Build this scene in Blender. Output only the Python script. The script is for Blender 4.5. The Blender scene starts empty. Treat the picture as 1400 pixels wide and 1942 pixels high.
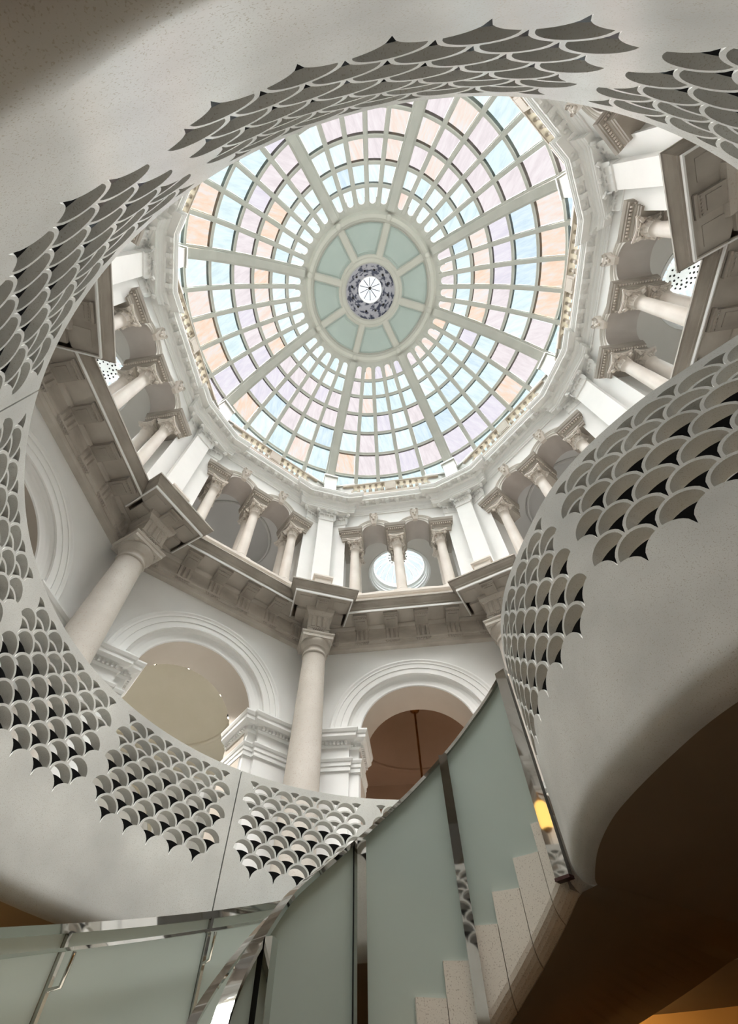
import bpy, math, random
import numpy as np
from mathutils import Matrix, Vector
from mathutils.geometry import delaunay_2d_cdt
random.seed(7)
PI = math.pi
SC = bpy.context.scene
C = SC.collection

# ------------------------------------------------------------------ camera
# origin = axis of the rotunda, z = 0 at eye height, basement floor at z = -1.6
cam_d = bpy.data.cameras.new('camera')
cam = bpy.data.objects.new('camera', cam_d)
C.objects.link(cam)
cam_d.sensor_fit = 'AUTO'
cam_d.sensor_width = 36.0
cam_d.lens = 888.644 * 36.0 / 1942.0
cam_d.shift_x = (700 - 653.711) / 1942.0
cam_d.shift_y = (1089.583 - 971) / 1942.0
cam_d.clip_start = 0.02
cam.matrix_world = Matrix(((0.99925677, -0.03854757, 0.0, -0.6108),
                           (-0.03050129, -0.79067564, -0.61147503, -2.5732),
                           (0.02357087, 0.61102056, -0.79126373, 0.0),
                           (0, 0, 0, 1)))
SC.camera = cam
# ------------------------------------------------------------------ sky, light, exposure
w = bpy.data.worlds.new('sky')
SC.world = w
w.use_nodes = True
w.node_tree.nodes['Background'].inputs[0].default_value = (0.96, 0.98, 1.0, 1)
w.node_tree.nodes['Background'].inputs[1].default_value = 1.15
SC.view_settings.view_transform = 'Standard'
SC.view_settings.look = 'None'
SC.view_settings.exposure = 0.0
SC.view_settings.gamma = 1.0
SC.view_settings.use_curve_mapping = False
sun_d = bpy.data.lights.new('daylight', 'SUN')
sun_d.energy = 50.0
sun_d.angle = math.radians(66)
sun_d.color = (1.0, 0.99, 0.97)
sun = bpy.data.objects.new('daylight', sun_d)
sun.location = (0, 0, 30)
sun.rotation_euler = (math.radians(4), math.radians(-3), 0)
C.objects.link(sun)

def lamp(name, kind, loc, power, color, size=0.1, rot=(0, 0, 0), spot=None):
    d = bpy.data.lights.new(name, kind)
    d.energy = power
    d.color = color
    if kind == 'AREA':
        d.shape = 'DISK'
        d.size = size
    else:
        d.shadow_soft_size = size
    if spot:
        d.spot_size = spot
    o = bpy.data.objects.new(name, d)
    o.location = loc
    o.rotation_euler = rot
    C.objects.link(o)
    return o

# ------------------------------------------------------------------ materials
def lin(c):
    return tuple(((v / 255) / 12.92 if v / 255 <= 0.04045 else ((v / 255 + 0.055) / 1.055) ** 2.4) for v in c) + (1,)

def nt(name):
    m = bpy.data.materials.new(name)
    m.use_nodes = True
    t = m.node_tree
    return m, t, t.nodes['Principled BSDF']

def noisy(name, c1, c2, scale=3.0, rough=0.6, detail=5.0, bump=0.0, bscale=60.0, speck=None, speck_scale=180.0, metallic=0.0,
          stretch=(1, 1, 1), lo=0.3, hi=0.7, spec=0.5):
    m, t, b = nt(name)
    N, L = t.nodes.new, t.links.new
    tc = N('ShaderNodeTexCoord')
    mp = N('ShaderNodeMapping')
    mp.inputs['Scale'].default_value = stretch
    L(tc.outputs['Object'], mp.inputs[0])
    n = N('ShaderNodeTexNoise')
    n.inputs['Scale'].default_value = scale
    n.inputs['Detail'].default_value = detail
    L(mp.outputs[0], n.inputs['Vector'])
    r = N('ShaderNodeValToRGB')
    r.color_ramp.elements[0].position = lo
    r.color_ramp.elements[1].position = hi
    r.color_ramp.elements[0].color = lin(c1)
    r.color_ramp.elements[1].color = lin(c2)
    L(n.outputs['Fac'], r.inputs[0])
    col = r.outputs[0]
    if speck:
        s = N('ShaderNodeTexNoise')
        s.inputs['Scale'].default_value = speck_scale
        s.inputs['Detail'].default_value = 1.0
        L(tc.outputs['Object'], s.inputs['Vector'])
        sr = N('ShaderNodeValToRGB')
        sr.color_ramp.elements[0].position = 0.60
        sr.color_ramp.elements[1].position = 0.70
        sr.color_ramp.elements[0].color = (0, 0, 0, 1)
        sr.color_ramp.elements[1].color = (1, 1, 1, 1)
        L(s.outputs['Fac'], sr.inputs[0])
        mx = N('ShaderNodeMix')
        mx.data_type = 'RGBA'
        mx.inputs[7].default_value = lin(speck)
        L(sr.outputs[0], mx.inputs[0])
        L(col, mx.inputs[6])
        col = mx.outputs[2]
    L(col, b.inputs['Base Color'])
    b.inputs['Roughness'].default_value = rough
    b.inputs['Metallic'].default_value = metallic
    b.inputs['Specular IOR Level'].default_value = spec
    if bump:
        bn = N('ShaderNodeTexNoise')
        bn.inputs['Scale'].default_value = bscale
        L(tc.outputs['Object'], bn.inputs['Vector'])
        bp = N('ShaderNodeBump')
        bp.inputs['Strength'].default_value = bump
        bp.inputs['Distance'].default_value = 0.01
        L(bn.outputs['Fac'], bp.inputs['Height'])
        L(bp.outputs[0], b.inputs['Normal'])
    return m

M = {}
M['plaster'] = noisy('white_plaster', (236, 236, 234), (242, 242, 240), 1.2, 0.7)
M['plaster_grey'] = noisy('white_painted_moulding', (228, 229, 226), (236, 236, 234), 2.0, 0.6)
M['stone'] = noisy('pale_limestone', (184, 177, 167), (200, 194, 185), 1.6, 0.7, bump=0.05, speck=(184, 172, 160), speck_scale=40)
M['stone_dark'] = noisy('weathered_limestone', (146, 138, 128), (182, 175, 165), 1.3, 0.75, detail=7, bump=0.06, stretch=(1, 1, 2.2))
M['stone_gal'] = noisy('gallery_limestone', (206, 197, 187), (222, 215, 206), 1.6, 0.65, bump=0.04)
M['stone_lit'] = noisy('bounce_lit_limestone', (172, 164, 154), (206, 199, 189), 1.3, 0.75, detail=7, bump=0.06, stretch=(1, 1, 2.2))  # weathered stone lightened: floor bounce on the frieze put into the colour
M['stone_light'] = noisy('light_archivolt_stone', (214, 210, 203), (226, 222, 216), 1.5, 0.7)
M['stone_bal'] = noisy('balustrade_stone', (158, 146, 130), (176, 164, 148), 2.0, 0.75)
M['stone_arch'] = noisy('gallery_arch_stone', (172, 164, 158), (192, 185, 179), 1.0, 0.75, detail=6)
M['gal_wall'] = noisy('gallery_grey_paint', (196, 192, 185), (206, 202, 196), 0.8, 0.8)
M['gal_vault'] = noisy('dark_grey_vault_paint', (206, 206, 204), (214, 213, 211), 0.8, 0.8)
M['rib'] = noisy('rib_paint', (172, 172, 165), (182, 182, 175), 2.0, 0.55)
M['side_shade'] = noisy('shaded_bar_sides', (84, 83, 78), (98, 97, 92), 3.0, 0.8, spec=0.2)  # shade on the sides of the dome bars, put into their colour
M['crown'] = noisy('sea_grey_panel_paint', (160, 172, 167), (168, 179, 174), 1.0, 0.7)
M['crown_cream'] = noisy('cream_rib_paint', (178, 177, 168), (186, 185, 177), 1.0, 0.6)
M['bluegrey'] = noisy('pierced_iron_blue', (48, 52, 74), (172, 170, 178), 5.5, 0.6, detail=3, lo=0.42, hi=0.52)
M['terrazzo'] = noisy('pale_terrazzo', (172, 172, 168), (200, 200, 195), 1.5, 0.55, detail=6, bump=0.02, bscale=90,
                      speck=(168, 163, 152), speck_scale=190, spec=0.15)
M['step'] = noisy('terrazzo_step', (188, 180, 166), (200, 193, 180), 1.4, 0.45, speck=(164, 155, 142), speck_scale=130)
def faint_gloss(m, fac=.005, rough=.2):
    t = m.node_tree
    b = t.nodes['Principled BSDF']
    b.inputs['Specular IOR Level'].default_value = 0.0
    b.inputs['Roughness'].default_value = 1.0
    g = t.nodes.new('ShaderNodeBsdfGlossy')
    g.inputs['Roughness'].default_value = rough
    mx = t.nodes.new('ShaderNodeMixShader')
    mx.inputs[0].default_value = fac
    t.links.new(b.outputs[0], mx.inputs[1])
    t.links.new(g.outputs[0], mx.inputs[2])
    t.links.new(mx.outputs[0], t.nodes['Material Output'].inputs['Surface'])
faint_gloss(M['terrazzo'], .009, .2)
M['dart'] = noisy('black_polished_inlay', (16, 16, 16), (22, 22, 22), 3, 0.3, spec=0.2)
faint_gloss(M['dart'], .004, .12)
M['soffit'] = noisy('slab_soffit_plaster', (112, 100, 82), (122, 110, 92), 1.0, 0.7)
M['warm_wall'] = noisy('basement_ochre_paint', (190, 146, 84), (205, 160, 96), 1.0, 0.8)
M['basefloor'] = noisy('basement_floor_stone', (58, 47, 37), (70, 58, 46), 2.0, 0.4)
M['floor'] = noisy('marble_floor', (108, 106, 102), (124, 122, 118), 1.5, 0.35)
M['beige'] = noisy('beige_room_paint', (206, 198, 178), (212, 204, 186), 1.0, 0.8)
M['brown'] = noisy('brown_room_paint', (164, 140, 120), (172, 148, 128), 1.0, 0.8)
M['taupe'] = noisy('taupe_reveal_paint', (196, 186, 174), (202, 193, 182), 1.0, 0.8)
M['chrome'] = noisy('polished_steel', (196, 194, 190), (206, 204, 200), 2.0, 0.035, metallic=1.0)
M['brass'] = noisy('aged_brass', (128, 88, 48), (150, 104, 58), 4.0, 0.4, metallic=0.8)
M['dark'] = noisy('dark_metal', (26, 24, 22), (34, 32, 30), 4.0, 0.4, metallic=0.5)
M['redcap'] = noisy('dark_red_end_cap', (54, 26, 24), (66, 32, 28), 4.0, 0.4)

def frosted():
    m, t, b = nt('frosted_glass')
    N, L = t.nodes.new, t.links.new
    tc = N('ShaderNodeTexCoord')
    n = N('ShaderNodeTexNoise')
    n.inputs['Scale'].default_value = 1.2
    L(tc.outputs['Object'], n.inputs['Vector'])
    r = N('ShaderNodeValToRGB')
    r.color_ramp.elements[0].color = lin((178, 187, 180))
    r.color_ramp.elements[1].color = lin((189, 197, 190))
    L(n.outputs['Fac'], r.inputs[0])
    L(r.outputs[0], b.inputs['Base Color'])
    b.inputs['Roughness'].default_value = 0.28
    tr = N('ShaderNodeBsdfTranslucent')
    L(r.outputs[0], tr.inputs['Color'])
    mx = N('ShaderNodeMixShader')
    mx.inputs[0].default_value = 0.45
    L(b.outputs[0], mx.inputs[1])
    L(tr.outputs[0], mx.inputs[2])
    L(mx.outputs[0], t.nodes['Material Output'].inputs['Surface'])
    return m
M['glass'] = frosted()

def pane_mat(name, c1, c2, c3):
    """thin streaky tinted glass that lets the sky and its light through"""
    m = bpy.data.materials.new(name)
    m.use_nodes = True
    t = m.node_tree
    t.nodes.clear()
    N, L = t.nodes.new, t.links.new
    out = N('ShaderNodeOutputMaterial')
    em = N('ShaderNodeBsdfTransparent')
    tc = N('ShaderNodeTexCoord')
    oi = N('ShaderNodeObjectInfo')
    mp = N('ShaderNodeMapping')
    mp.inputs['Scale'].default_value = (1.0, 6.0, 1.6)
    ad = N('ShaderNodeVectorMath')
    ad.operation = 'ADD'
    mu = N('ShaderNodeMath')
    mu.operation = 'MULTIPLY'
    mu.inputs[1].default_value = 37.0
    L(oi.outputs['Random'], mu.inputs[0])
    L(tc.outputs['Object'], mp.inputs[0])
    L(mp.outputs[0], ad.inputs[0])
    L(mu.outputs[0], ad.inputs[1])
    n = N('ShaderNodeTexNoise')
    n.inputs['Scale'].default_value = 1.1
    n.inputs['Detail'].default_value = 4.0
    n.inputs['Roughness'].default_value = 0.6
    L(ad.outputs[0], n.inputs['Vector'])
    r = N('ShaderNodeValToRGB')
    r.color_ramp.elements[0].position = 0.34
    r.color_ramp.elements[0].color = lin(c1)
    r.color_ramp.elements[1].position = 0.66
    r.color_ramp.elements[1].color = lin(c3)
    e = r.color_ramp.elements.new(0.5)
    e.color = lin(c2)
    L(n.outputs['Fac'], r.inputs[0])
    gm = N('ShaderNodeGamma')          # the light crosses two faces of each pane
    gm.inputs[1].default_value = 0.5
    L(r.outputs[0], gm.inputs[0])
    L(gm.outputs[0], em.inputs['Color'])
    L(em.outputs[0], out.inputs['Surface'])
    return m
PANE = {
    'c': pane_mat('pane_cyan', (215, 233, 236), (225, 242, 244), (233, 246, 247)),
    'w': pane_mat('pane_white', (226, 240, 240), (235, 246, 246), (242, 247, 246)),
    'b': pane_mat('pane_blue', (208, 226, 237), (219, 235, 243), (228, 240, 246)),
    'p': pane_mat('pane_pink', (229, 218, 219), (237, 226, 227), (242, 233, 233)),
    'l': pane_mat('pane_lavender', (225, 219, 229), (232, 225, 233), (237, 232, 237)),
    'o': pane_mat('pane_orange', (246, 212, 187), (243, 221, 202), (240, 228, 221)),
    'e': pane_mat('pane_peach', (242, 219, 205), (242, 228, 218), (240, 233, 230)),
}
M['skyglass'] = pane_mat('skylight_glass', (222, 236, 244), (232, 242, 247), (240, 247, 250))

def emit(name, color, strength):
    m = bpy.data.materials.new(name)
    m.use_nodes = True
    t = m.node_tree
    t.nodes.clear()
    o = t.nodes.new('ShaderNodeOutputMaterial')
    e = t.nodes.new('ShaderNodeEmission')
    e.inputs[0].default_value = color
    e.inputs[1].default_value = strength
    t.links.new(e.outputs[0], o.inputs[0])
    return m
M['bulb'] = emit('spot_bulb', (1.0, 0.86, 0.62, 1), 14.0)
M['lampglow'] = emit('warm_lamp_glass', (1.0, 0.58, 0.16, 1), 2.6)

# ------------------------------------------------------------------ mesh helpers
class MB:
    def __init__(s):
        s.v = []
        s.f = []
        s.sm = []
        s.mi = []
        s.cur = 0
    def add(s, vs, fs, smooth=False):
        o = len(s.v)
        s.mi += [s.cur] * len(fs)
        s.v += [tuple(map(float, p)) for p in vs]
        s.f += [tuple(i + o for i in f) for f in fs]
        s.sm += [smooth] * len(fs)
    def box(s, x0, x1, y0, y1, z0, z1):
        s.add([(x0, y0, z0), (x1, y0, z0), (x1, y1, z0), (x0, y1, z0), (x0, y0, z1), (x1, y0, z1), (x1, y1, z1), (x0, y1, z1)],
              [(0, 3, 2, 1), (4, 5, 6, 7), (0, 1, 5, 4), (1, 2, 6, 5), (2, 3, 7, 6), (3, 0, 4, 7)])
    def grid(s, P, cu=False, cv=False, smooth=True, flip=False):
        """P[i][j] 3d points"""
        n, m = len(P), len(P[0])
        vs = [p for r in P for p in r]
        fs = []
        for i in range(n if cu else n - 1):
            for j in range(m if cv else m - 1):
                a, b = i * m + j, ((i + 1) % n) * m + j
                c, d = ((i + 1) % n) * m + (j + 1) % m, i * m + (j + 1) % m
                fs.append((a, d, c, b) if flip else (a, b, c, d))
        s.add(vs, fs, smooth)
    def lathe(s, prof, seg=24, cx=0, cy=0, smooth=True, a0=0, a1=2 * PI):
        full = abs(a1 - a0 - 2 * PI) < 1e-6
        n = seg if full else seg + 1
        P = []
        for i in range(n):
            a = a0 + (a1 - a0) * i / seg
            P.append([(cx + r * math.cos(a), cy + r * math.sin(a), z) for r, z in prof])
        s.grid(P, cu=full, smooth=smooth)
    def prism(s, poly, z0, z1, smooth=False):
        n = len(poly)
        s.add([(x, y, z0) for x, y in poly] + [(x, y, z1) for x, y in poly],
              [tuple(range(n - 1, -1, -1)), tuple(range(n, 2 * n))] + [(i, (i + 1) % n, n + (i + 1) % n, n + i) for i in range(n)])
    def tube(s, pts, r, seg=8, closed_ends=True):
        P = []
        pts = [Vector(p) for p in pts]
        for i, p in enumerate(pts):
            d = (pts[min(i + 1, len(pts) - 1)] - pts[max(i - 1, 0)]).normalized()
            u = d.cross(Vector((0, 0, 1)))
            if u.length < 1e-3:
                u = d.cross(Vector((1, 0, 0)))
            u.normalize()
            v = d.cross(u)
            rr = r[i] if isinstance(r, (list, tuple)) else r
            P.append([tuple(p + u * (rr * math.cos(2 * PI * k / seg)) + v * (rr * math.sin(2 * PI * k / seg))) for k in range(seg)])
        s.grid(P, cv=True)
        if closed_ends:
            s.add(P[0], [tuple(range(seg))])
            s.add(P[-1], [tuple(range(seg - 1, -1, -1))])
    def section(s, frames, smooth=False, closed=True):
        """frames: list of closed polygons of 3d points; skinned and capped"""
        s.grid(frames, cv=closed, smooth=smooth)
        if closed:
            n = len(frames[0])
            s.add(frames[0], [tuple(range(n))])
            s.add(frames[-1], [tuple(range(n - 1, -1, -1))])
    def mesh(s, name, mat, mat2=None):
        me = bpy.data.meshes.new(name)
        me.from_pydata(s.v, [], s.f)
        me.polygons.foreach_set('use_smooth', s.sm)
        me.materials.append(mat)
        if mat2:
            me.materials.append(mat2)
            me.polygons.foreach_set('material_index', s.mi)
        me.update()
        return me
    def build(s, name, mat, parent=None, rot=0.0, loc=(0, 0, 0), mat2=None):
        return inst(s.mesh(name, mat, mat2), name, parent, rot, loc)

def inst(me, name, parent=None, rot=0.0, loc=(0, 0, 0)):
    o = bpy.data.objects.new(name, me)
    o.location = loc
    o.rotation_euler = (0, 0, rot)
    o.parent = parent
    C.objects.link(o)
    return o

def tag(o, label=None, cat=None, group=None, kind=None):
    if label: o['label'] = label
    if cat: o['category'] = cat
    if group: o['group'] = group
    if kind: o['kind'] = kind
    return o

def empty(name, loc=(0, 0, 0), rot=0.0):
    o = bpy.data.objects.new(name, None)
    o.location = loc
    o.rotation_euler = (0, 0, rot)
    o.empty_display_size = 0.2
    C.objects.link(o)
    return o

def copy_tree(o, parent=None):
    c = o.copy()
    C.objects.link(c)
    if parent: c.parent = parent
    for ch in list(o.children):
        copy_tree(ch, c)
    return c

T8 = math.tan(PI / 8)
def mould(mb, prof, smooth=False):
    """octagon moulding: profile of (n, z), ends mitred on the corner planes"""
    mb.grid([[(n, n * T8, z) for n, z in prof], [(n, -n * T8, z) for n, z in prof]], smooth=smooth)

def mould_t(mb, prof, t0, t1, caps=True):
    a = [(n, t1, z) for n, z in prof]
    b = [(n, t0, z) for n, z in prof]
    mb.grid([a, b], smooth=False)
    if caps:
        mb.add(a, [tuple(range(len(a)))])
        mb.add(b, [tuple(range(len(b) - 1, -1, -1))])

def offset_path(path, off, closed=False):
    """offset to the right-hand side with mitres"""
    n = len(path)
    out = []
    for i in range(n):
        ds = []
        if i > 0 or closed:
            ds.append((path[i][0] - path[i - 1][0], path[i][1] - path[i - 1][1]))
        if i < n - 1 or closed:
            q = path[(i + 1) % n]
            ds.append((q[0] - path[i][0], q[1] - path[i][1]))
        ns = []
        for dx, dy in ds:
            l = math.hypot(dx, dy)
            ns.append((dy / l, -dx / l))
        if len(ns) == 1:
            ns = ns * 2
        mx, my = ns[0][0] + ns[1][0], ns[0][1] + ns[1][1]
        k = mx * ns[0][0] + my * ns[0][1]
        k = max(k, 0.3)
        out.append((path[i][0] + mx / k * off, path[i][1] + my / k * off))
    return out

def sweep(mb, path, prof, closed=False, smooth=False):
    """profile (offset to the right of the path, z) along a plan path"""
    cols = [[(x, y, z) for x, y in offset_path(path, o, closed)] for o, z in prof]
    P = [[cols[j][i] for j in range(len(prof))] for i in range(len(path))]
    mb.grid(P, cu=closed, smooth=smooth)

def along(path, step, margin=0.0, off=0.0):
    """points every `step` along each straight piece of a path: (x, y, angle of the right-hand normal)"""
    p = offset_path(path, off)
    for (x0, y0), (x1, y1) in zip(p, p[1:]):
        l = math.hypot(x1 - x0, y1 - y0)
        n = int((l - 2 * margin) / step + 1e-6)
        if n < 1:
            continue
        st = (l - 2 * margin) / n
        for i in range(n):
            d = margin + (i + 0.5) * st
            yield x0 + (x1 - x0) * d / l, y0 + (y1 - y0) * d / l, math.atan2(-(x1 - x0), (y1 - y0)), st

def obox(mb, x, y, ang, w, d0, d1, z0, z1, taper=0.0):
    """box on a wall: d0..d1 along the outward normal `ang`, width w across"""
    nx, ny = math.cos(ang), math.sin(ang)
    tx, ty = -ny, nx
    q = []
    for z, e in ((z0, taper), (z1, 0)):
        for dd, ww in ((d0, -w / 2), (d1 - e, -w / 2), (d1 - e, w / 2), (d0, w / 2)):
            q.append((x + nx * dd + tx * ww, y + ny * dd + ty * ww, z))
    mb.add(q, [(0, 3, 2, 1), (4, 5, 6, 7), (0, 1, 5, 4), (1, 2, 6, 5), (2, 3, 7, 6), (3, 0, 4, 7)])

def arc_sweep(mb, tc, zs, prof, seg=28, smooth=True, a0=0.0, a1=PI):
    """profile (radius, n) swept over an arch centred (tc, zs)"""
    P = []
    for i in range(seg + 1):
        a = a0 + (a1 - a0) * i / seg
        P.append([(n, tc + r * math.cos(a), zs + r * math.sin(a)) for r, n in prof])
    # per-profile-edge strips keep the arrises sharp and the sweep smooth
    for j in range(len(prof) - 1):
        mb.grid([[q[j], q[j + 1]] for q in P], smooth=smooth)

def arch_wall(mb, n, t0, t1, z0, z1, ops, zb=None):
    """plane wall at n with round-headed openings ops = [(tc, r, zs, zfloor)]"""
    ops = sorted(ops)
    cur = t0
    def quad(a, b, za, zb_, zc, zd):
        mb.add([(n, a, za), (n, b, zb_), (n, b, zd), (n, a, zc)], [(0, 3, 2, 1)])
    for tc, r, zs, zf in ops:
        if tc - r > cur + 1e-5:
            quad(cur, tc - r, z0, z0, z1, z1)
        S = 28
        for i in range(S):
            a, b = PI - PI * i / S, PI - PI * (i + 1) / S
            quad(tc + r * math.cos(a), tc + r * math.cos(b), zs + r * math.sin(a), zs + r * math.sin(b), z1, z1)
        if zf > z0 + 1e-5:
            quad(tc - r, tc + r, z0, z0, zf, zf)
        cur = tc + r
    if t1 > cur + 1e-5:
        quad(cur, t1, z0, z0, z1, z1)

def leaf(mb, x, y, ang, z0, h, wd, curl, d0=0.0, bulge=0.02):
    """an acanthus leaf standing on a bell, tip curled outwards along `ang`"""
    nx, ny = math.cos(ang), math.sin(ang)
    tx, ty = -ny, nx
    P = []
    for u, hh, out, ww in ((0, 0, 0, .85), (.35, .42, .10, 1.0), (.65, .78, .22, .95), (.85, 1.0, .62, .75), (1, .90, 1.0, .42)):
        row = []
        for k, vv in enumerate((-1, -.5, 0, .5, 1)):
            ridge = (bulge if k % 2 == 0 else 0) - abs(vv) * 0.4 * bulge
            d = d0 + curl * out + ridge
            row.append((x + nx * d + tx * vv * ww * wd / 2, y + ny * d + ty * vv * ww * wd / 2, z0 + h * hh - abs(vv) * 0.05 * h))
        P.append(row)
    mb.grid(P, smooth=True)
    Q = [[(a - nx * .012, b - ny * .012, c - .004) for a, b, c in r] for r in P]
    mb.grid(Q, smooth=True, flip=True)

def volute(mb, x, y, z, ang, r=0.06, th=0.05):
    nx, ny = math.cos(ang), math.sin(ang)
    tx, ty = -ny, nx
    P = []
    for q, e in ((-th / 2, .55), (-th / 2, 1.0), (th / 2, 1.0), (th / 2, .55)):
        P.append([(x + nx * r * e * math.cos(a) + tx * q, y + ny * r * e * math.cos(a) + ty * q, z + r * e * math.sin(a))
                  for a in [2 * PI * i / 12 for i in range(12)]])
    mb.grid(P, cv=True, smooth=False)
    for s in (-1, 1):
        mb.add([(x + tx * s * (th / 2 + .012), y + ty * s * (th / 2 + .012), z)] + P[0 if s < 0 else 3],
               [(0, 1 + i, 1 + (i + 1) % 12) if s > 0 else (0, 1 + (i + 1) % 12, 1 + i) for i in range(12)])

# ------------------------------------------------------------------ plan
PH = math.radians(-122.67867)
def FA(k): return PH + (k + 0.5) * PI / 4          # direction of face k
def CA(k): return PH + k * PI / 4                  # direction of corner k
SIDE = {4: 'north', 5: 'northwest', 6: 'west', 7: 'southwest', 0: 'south', 1: 'southeast', 2: 'east', 3: 'northeast'}
WHERE = {4: 'above the brown-room arch', 5: 'above the beige spotlit arch', 6: 'on the left wall', 7: 'at the upper left behind the pierced rim',
         3: 'above the bulging stair wall', 2: 'at the far right with the hidden skylight', 1: 'at the upper right under the pierced rim', 0: 'behind the top rim'}
R_RING, Z_RIM, Z_FLOOR, Z_SOF = 2.98, 2.81, 1.70, 1.10
ZB = -1.6

# bulging landing balustrade: plan curve
BUL = [(1.85, -2.50), (1.439, -2.12), (1.242, -1.94), (1.034, -1.728), (.828, -1.427), (.713, -1.147), (.657, -.836),
       (.627, -.51), (.63, -.253), (.688, .085), (.80, .44), (.86, .56)]
def catmull(P, m=30):
    P = np.array(P)
    P = np.vstack([2 * P[0] - P[1], P, 2 * P[-1] - P[-2]])
    o = []
    for i in range(1, len(P) - 2):
        a, b, c, e = P[i - 1:i + 3]
        for t in np.arange(m) / m:
            o.append(.5 * ((2 * b) + (c - a) * t + (2 * a - 5 * b + 4 * c - e) * t * t + (-a + 3 * b - 3 * c + e) * t ** 3))
    o.append(P[-2])
    return np.array(o)
BD = catmull(BUL)
BS = np.r_[0, np.cumsum(np.hypot(*np.diff(BD, axis=0).T))]
def bul(s):
    x, y = np.interp(s, BS, BD[:, 0]), np.interp(s, BS, BD[:, 1])
    e = 0.02
    dx = np.interp(s + e, BS, BD[:, 0]) - np.interp(s - e, BS, BD[:, 0])
    dy = np.interp(s + e, BS, BD[:, 1]) - np.interp(s - e, BS, BD[:, 1])
    l = math.hypot(dx, dy)
    return x, y, dy / l, -dx / l
def ringp(s):
    a = s / R_RING
    return R_RING * math.cos(a), R_RING * math.sin(a), math.cos(a), math.sin(a)


# ================================================================== SETTING
# ------------------------------------------------------------------ ground floor slab, landing, basement
fl = empty('floor')
tag(fl, 'ground floor slab around the round stair opening', kind='structure')
mb = MB()
mb.lathe([(R_RING + .1, Z_FLOOR), (14.0, Z_FLOOR)], 64, smooth=False)
mb.build('floor_paving', M['floor'], fl)
mb = MB()
mb.lathe([(R_RING + .10, Z_SOF), (5.0, Z_SOF)], 96, smooth=False)
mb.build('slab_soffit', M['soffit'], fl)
mb = MB()
N = 60
top, bot = [], []
for i in range(N + 1):
    s = BS[-1] * i / N
    x, y, nx, ny = bul(s)
    a = math.radians(-53.5 + (36.0 + 53.5) * i / N)
    q = ((R_RING + .13) * math.cos(a), (R_RING + .13) * math.sin(a))
    p = (x + nx * .09, y + ny * .09)
    top.append([(p[0], p[1], Z_FLOOR), (q[0], q[1], Z_FLOOR)])
    p = (x + nx * .10, y + ny * .10)
    bot.append([(p[0], p[1], Z_SOF), (q[0], q[1], Z_SOF)])
mb.grid(top, smooth=False)
mb.grid(bot, smooth=False)
a = math.radians(36.0)
mb.add([(1.0 * math.cos(a), 1.0 * math.sin(a), 1.1), (3.1 * math.cos(a), 3.1 * math.sin(a), 1.1), (3.1 * math.cos(a), 3.1 * math.sin(a), 1.7),
        (1.0 * math.cos(a), 1.0 * math.sin(a), 1.7)], [(0, 1, 2, 3)])
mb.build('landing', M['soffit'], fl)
mb = MB()
mb.lathe([(4.6, ZB), (4.6, Z_SOF)], 96)
tag(mb.build('wall_basement', M['warm_wall']), 'ochre curved basement wall under the stair opening', kind='structure')
mb = MB()
mb.lathe([(0.001, ZB), (4.6, ZB)], 64, smooth=False)
tag(mb.build('floor_basement', M['basefloor']), 'stone floor of the basement at the foot of the stair', kind='structure')

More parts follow.
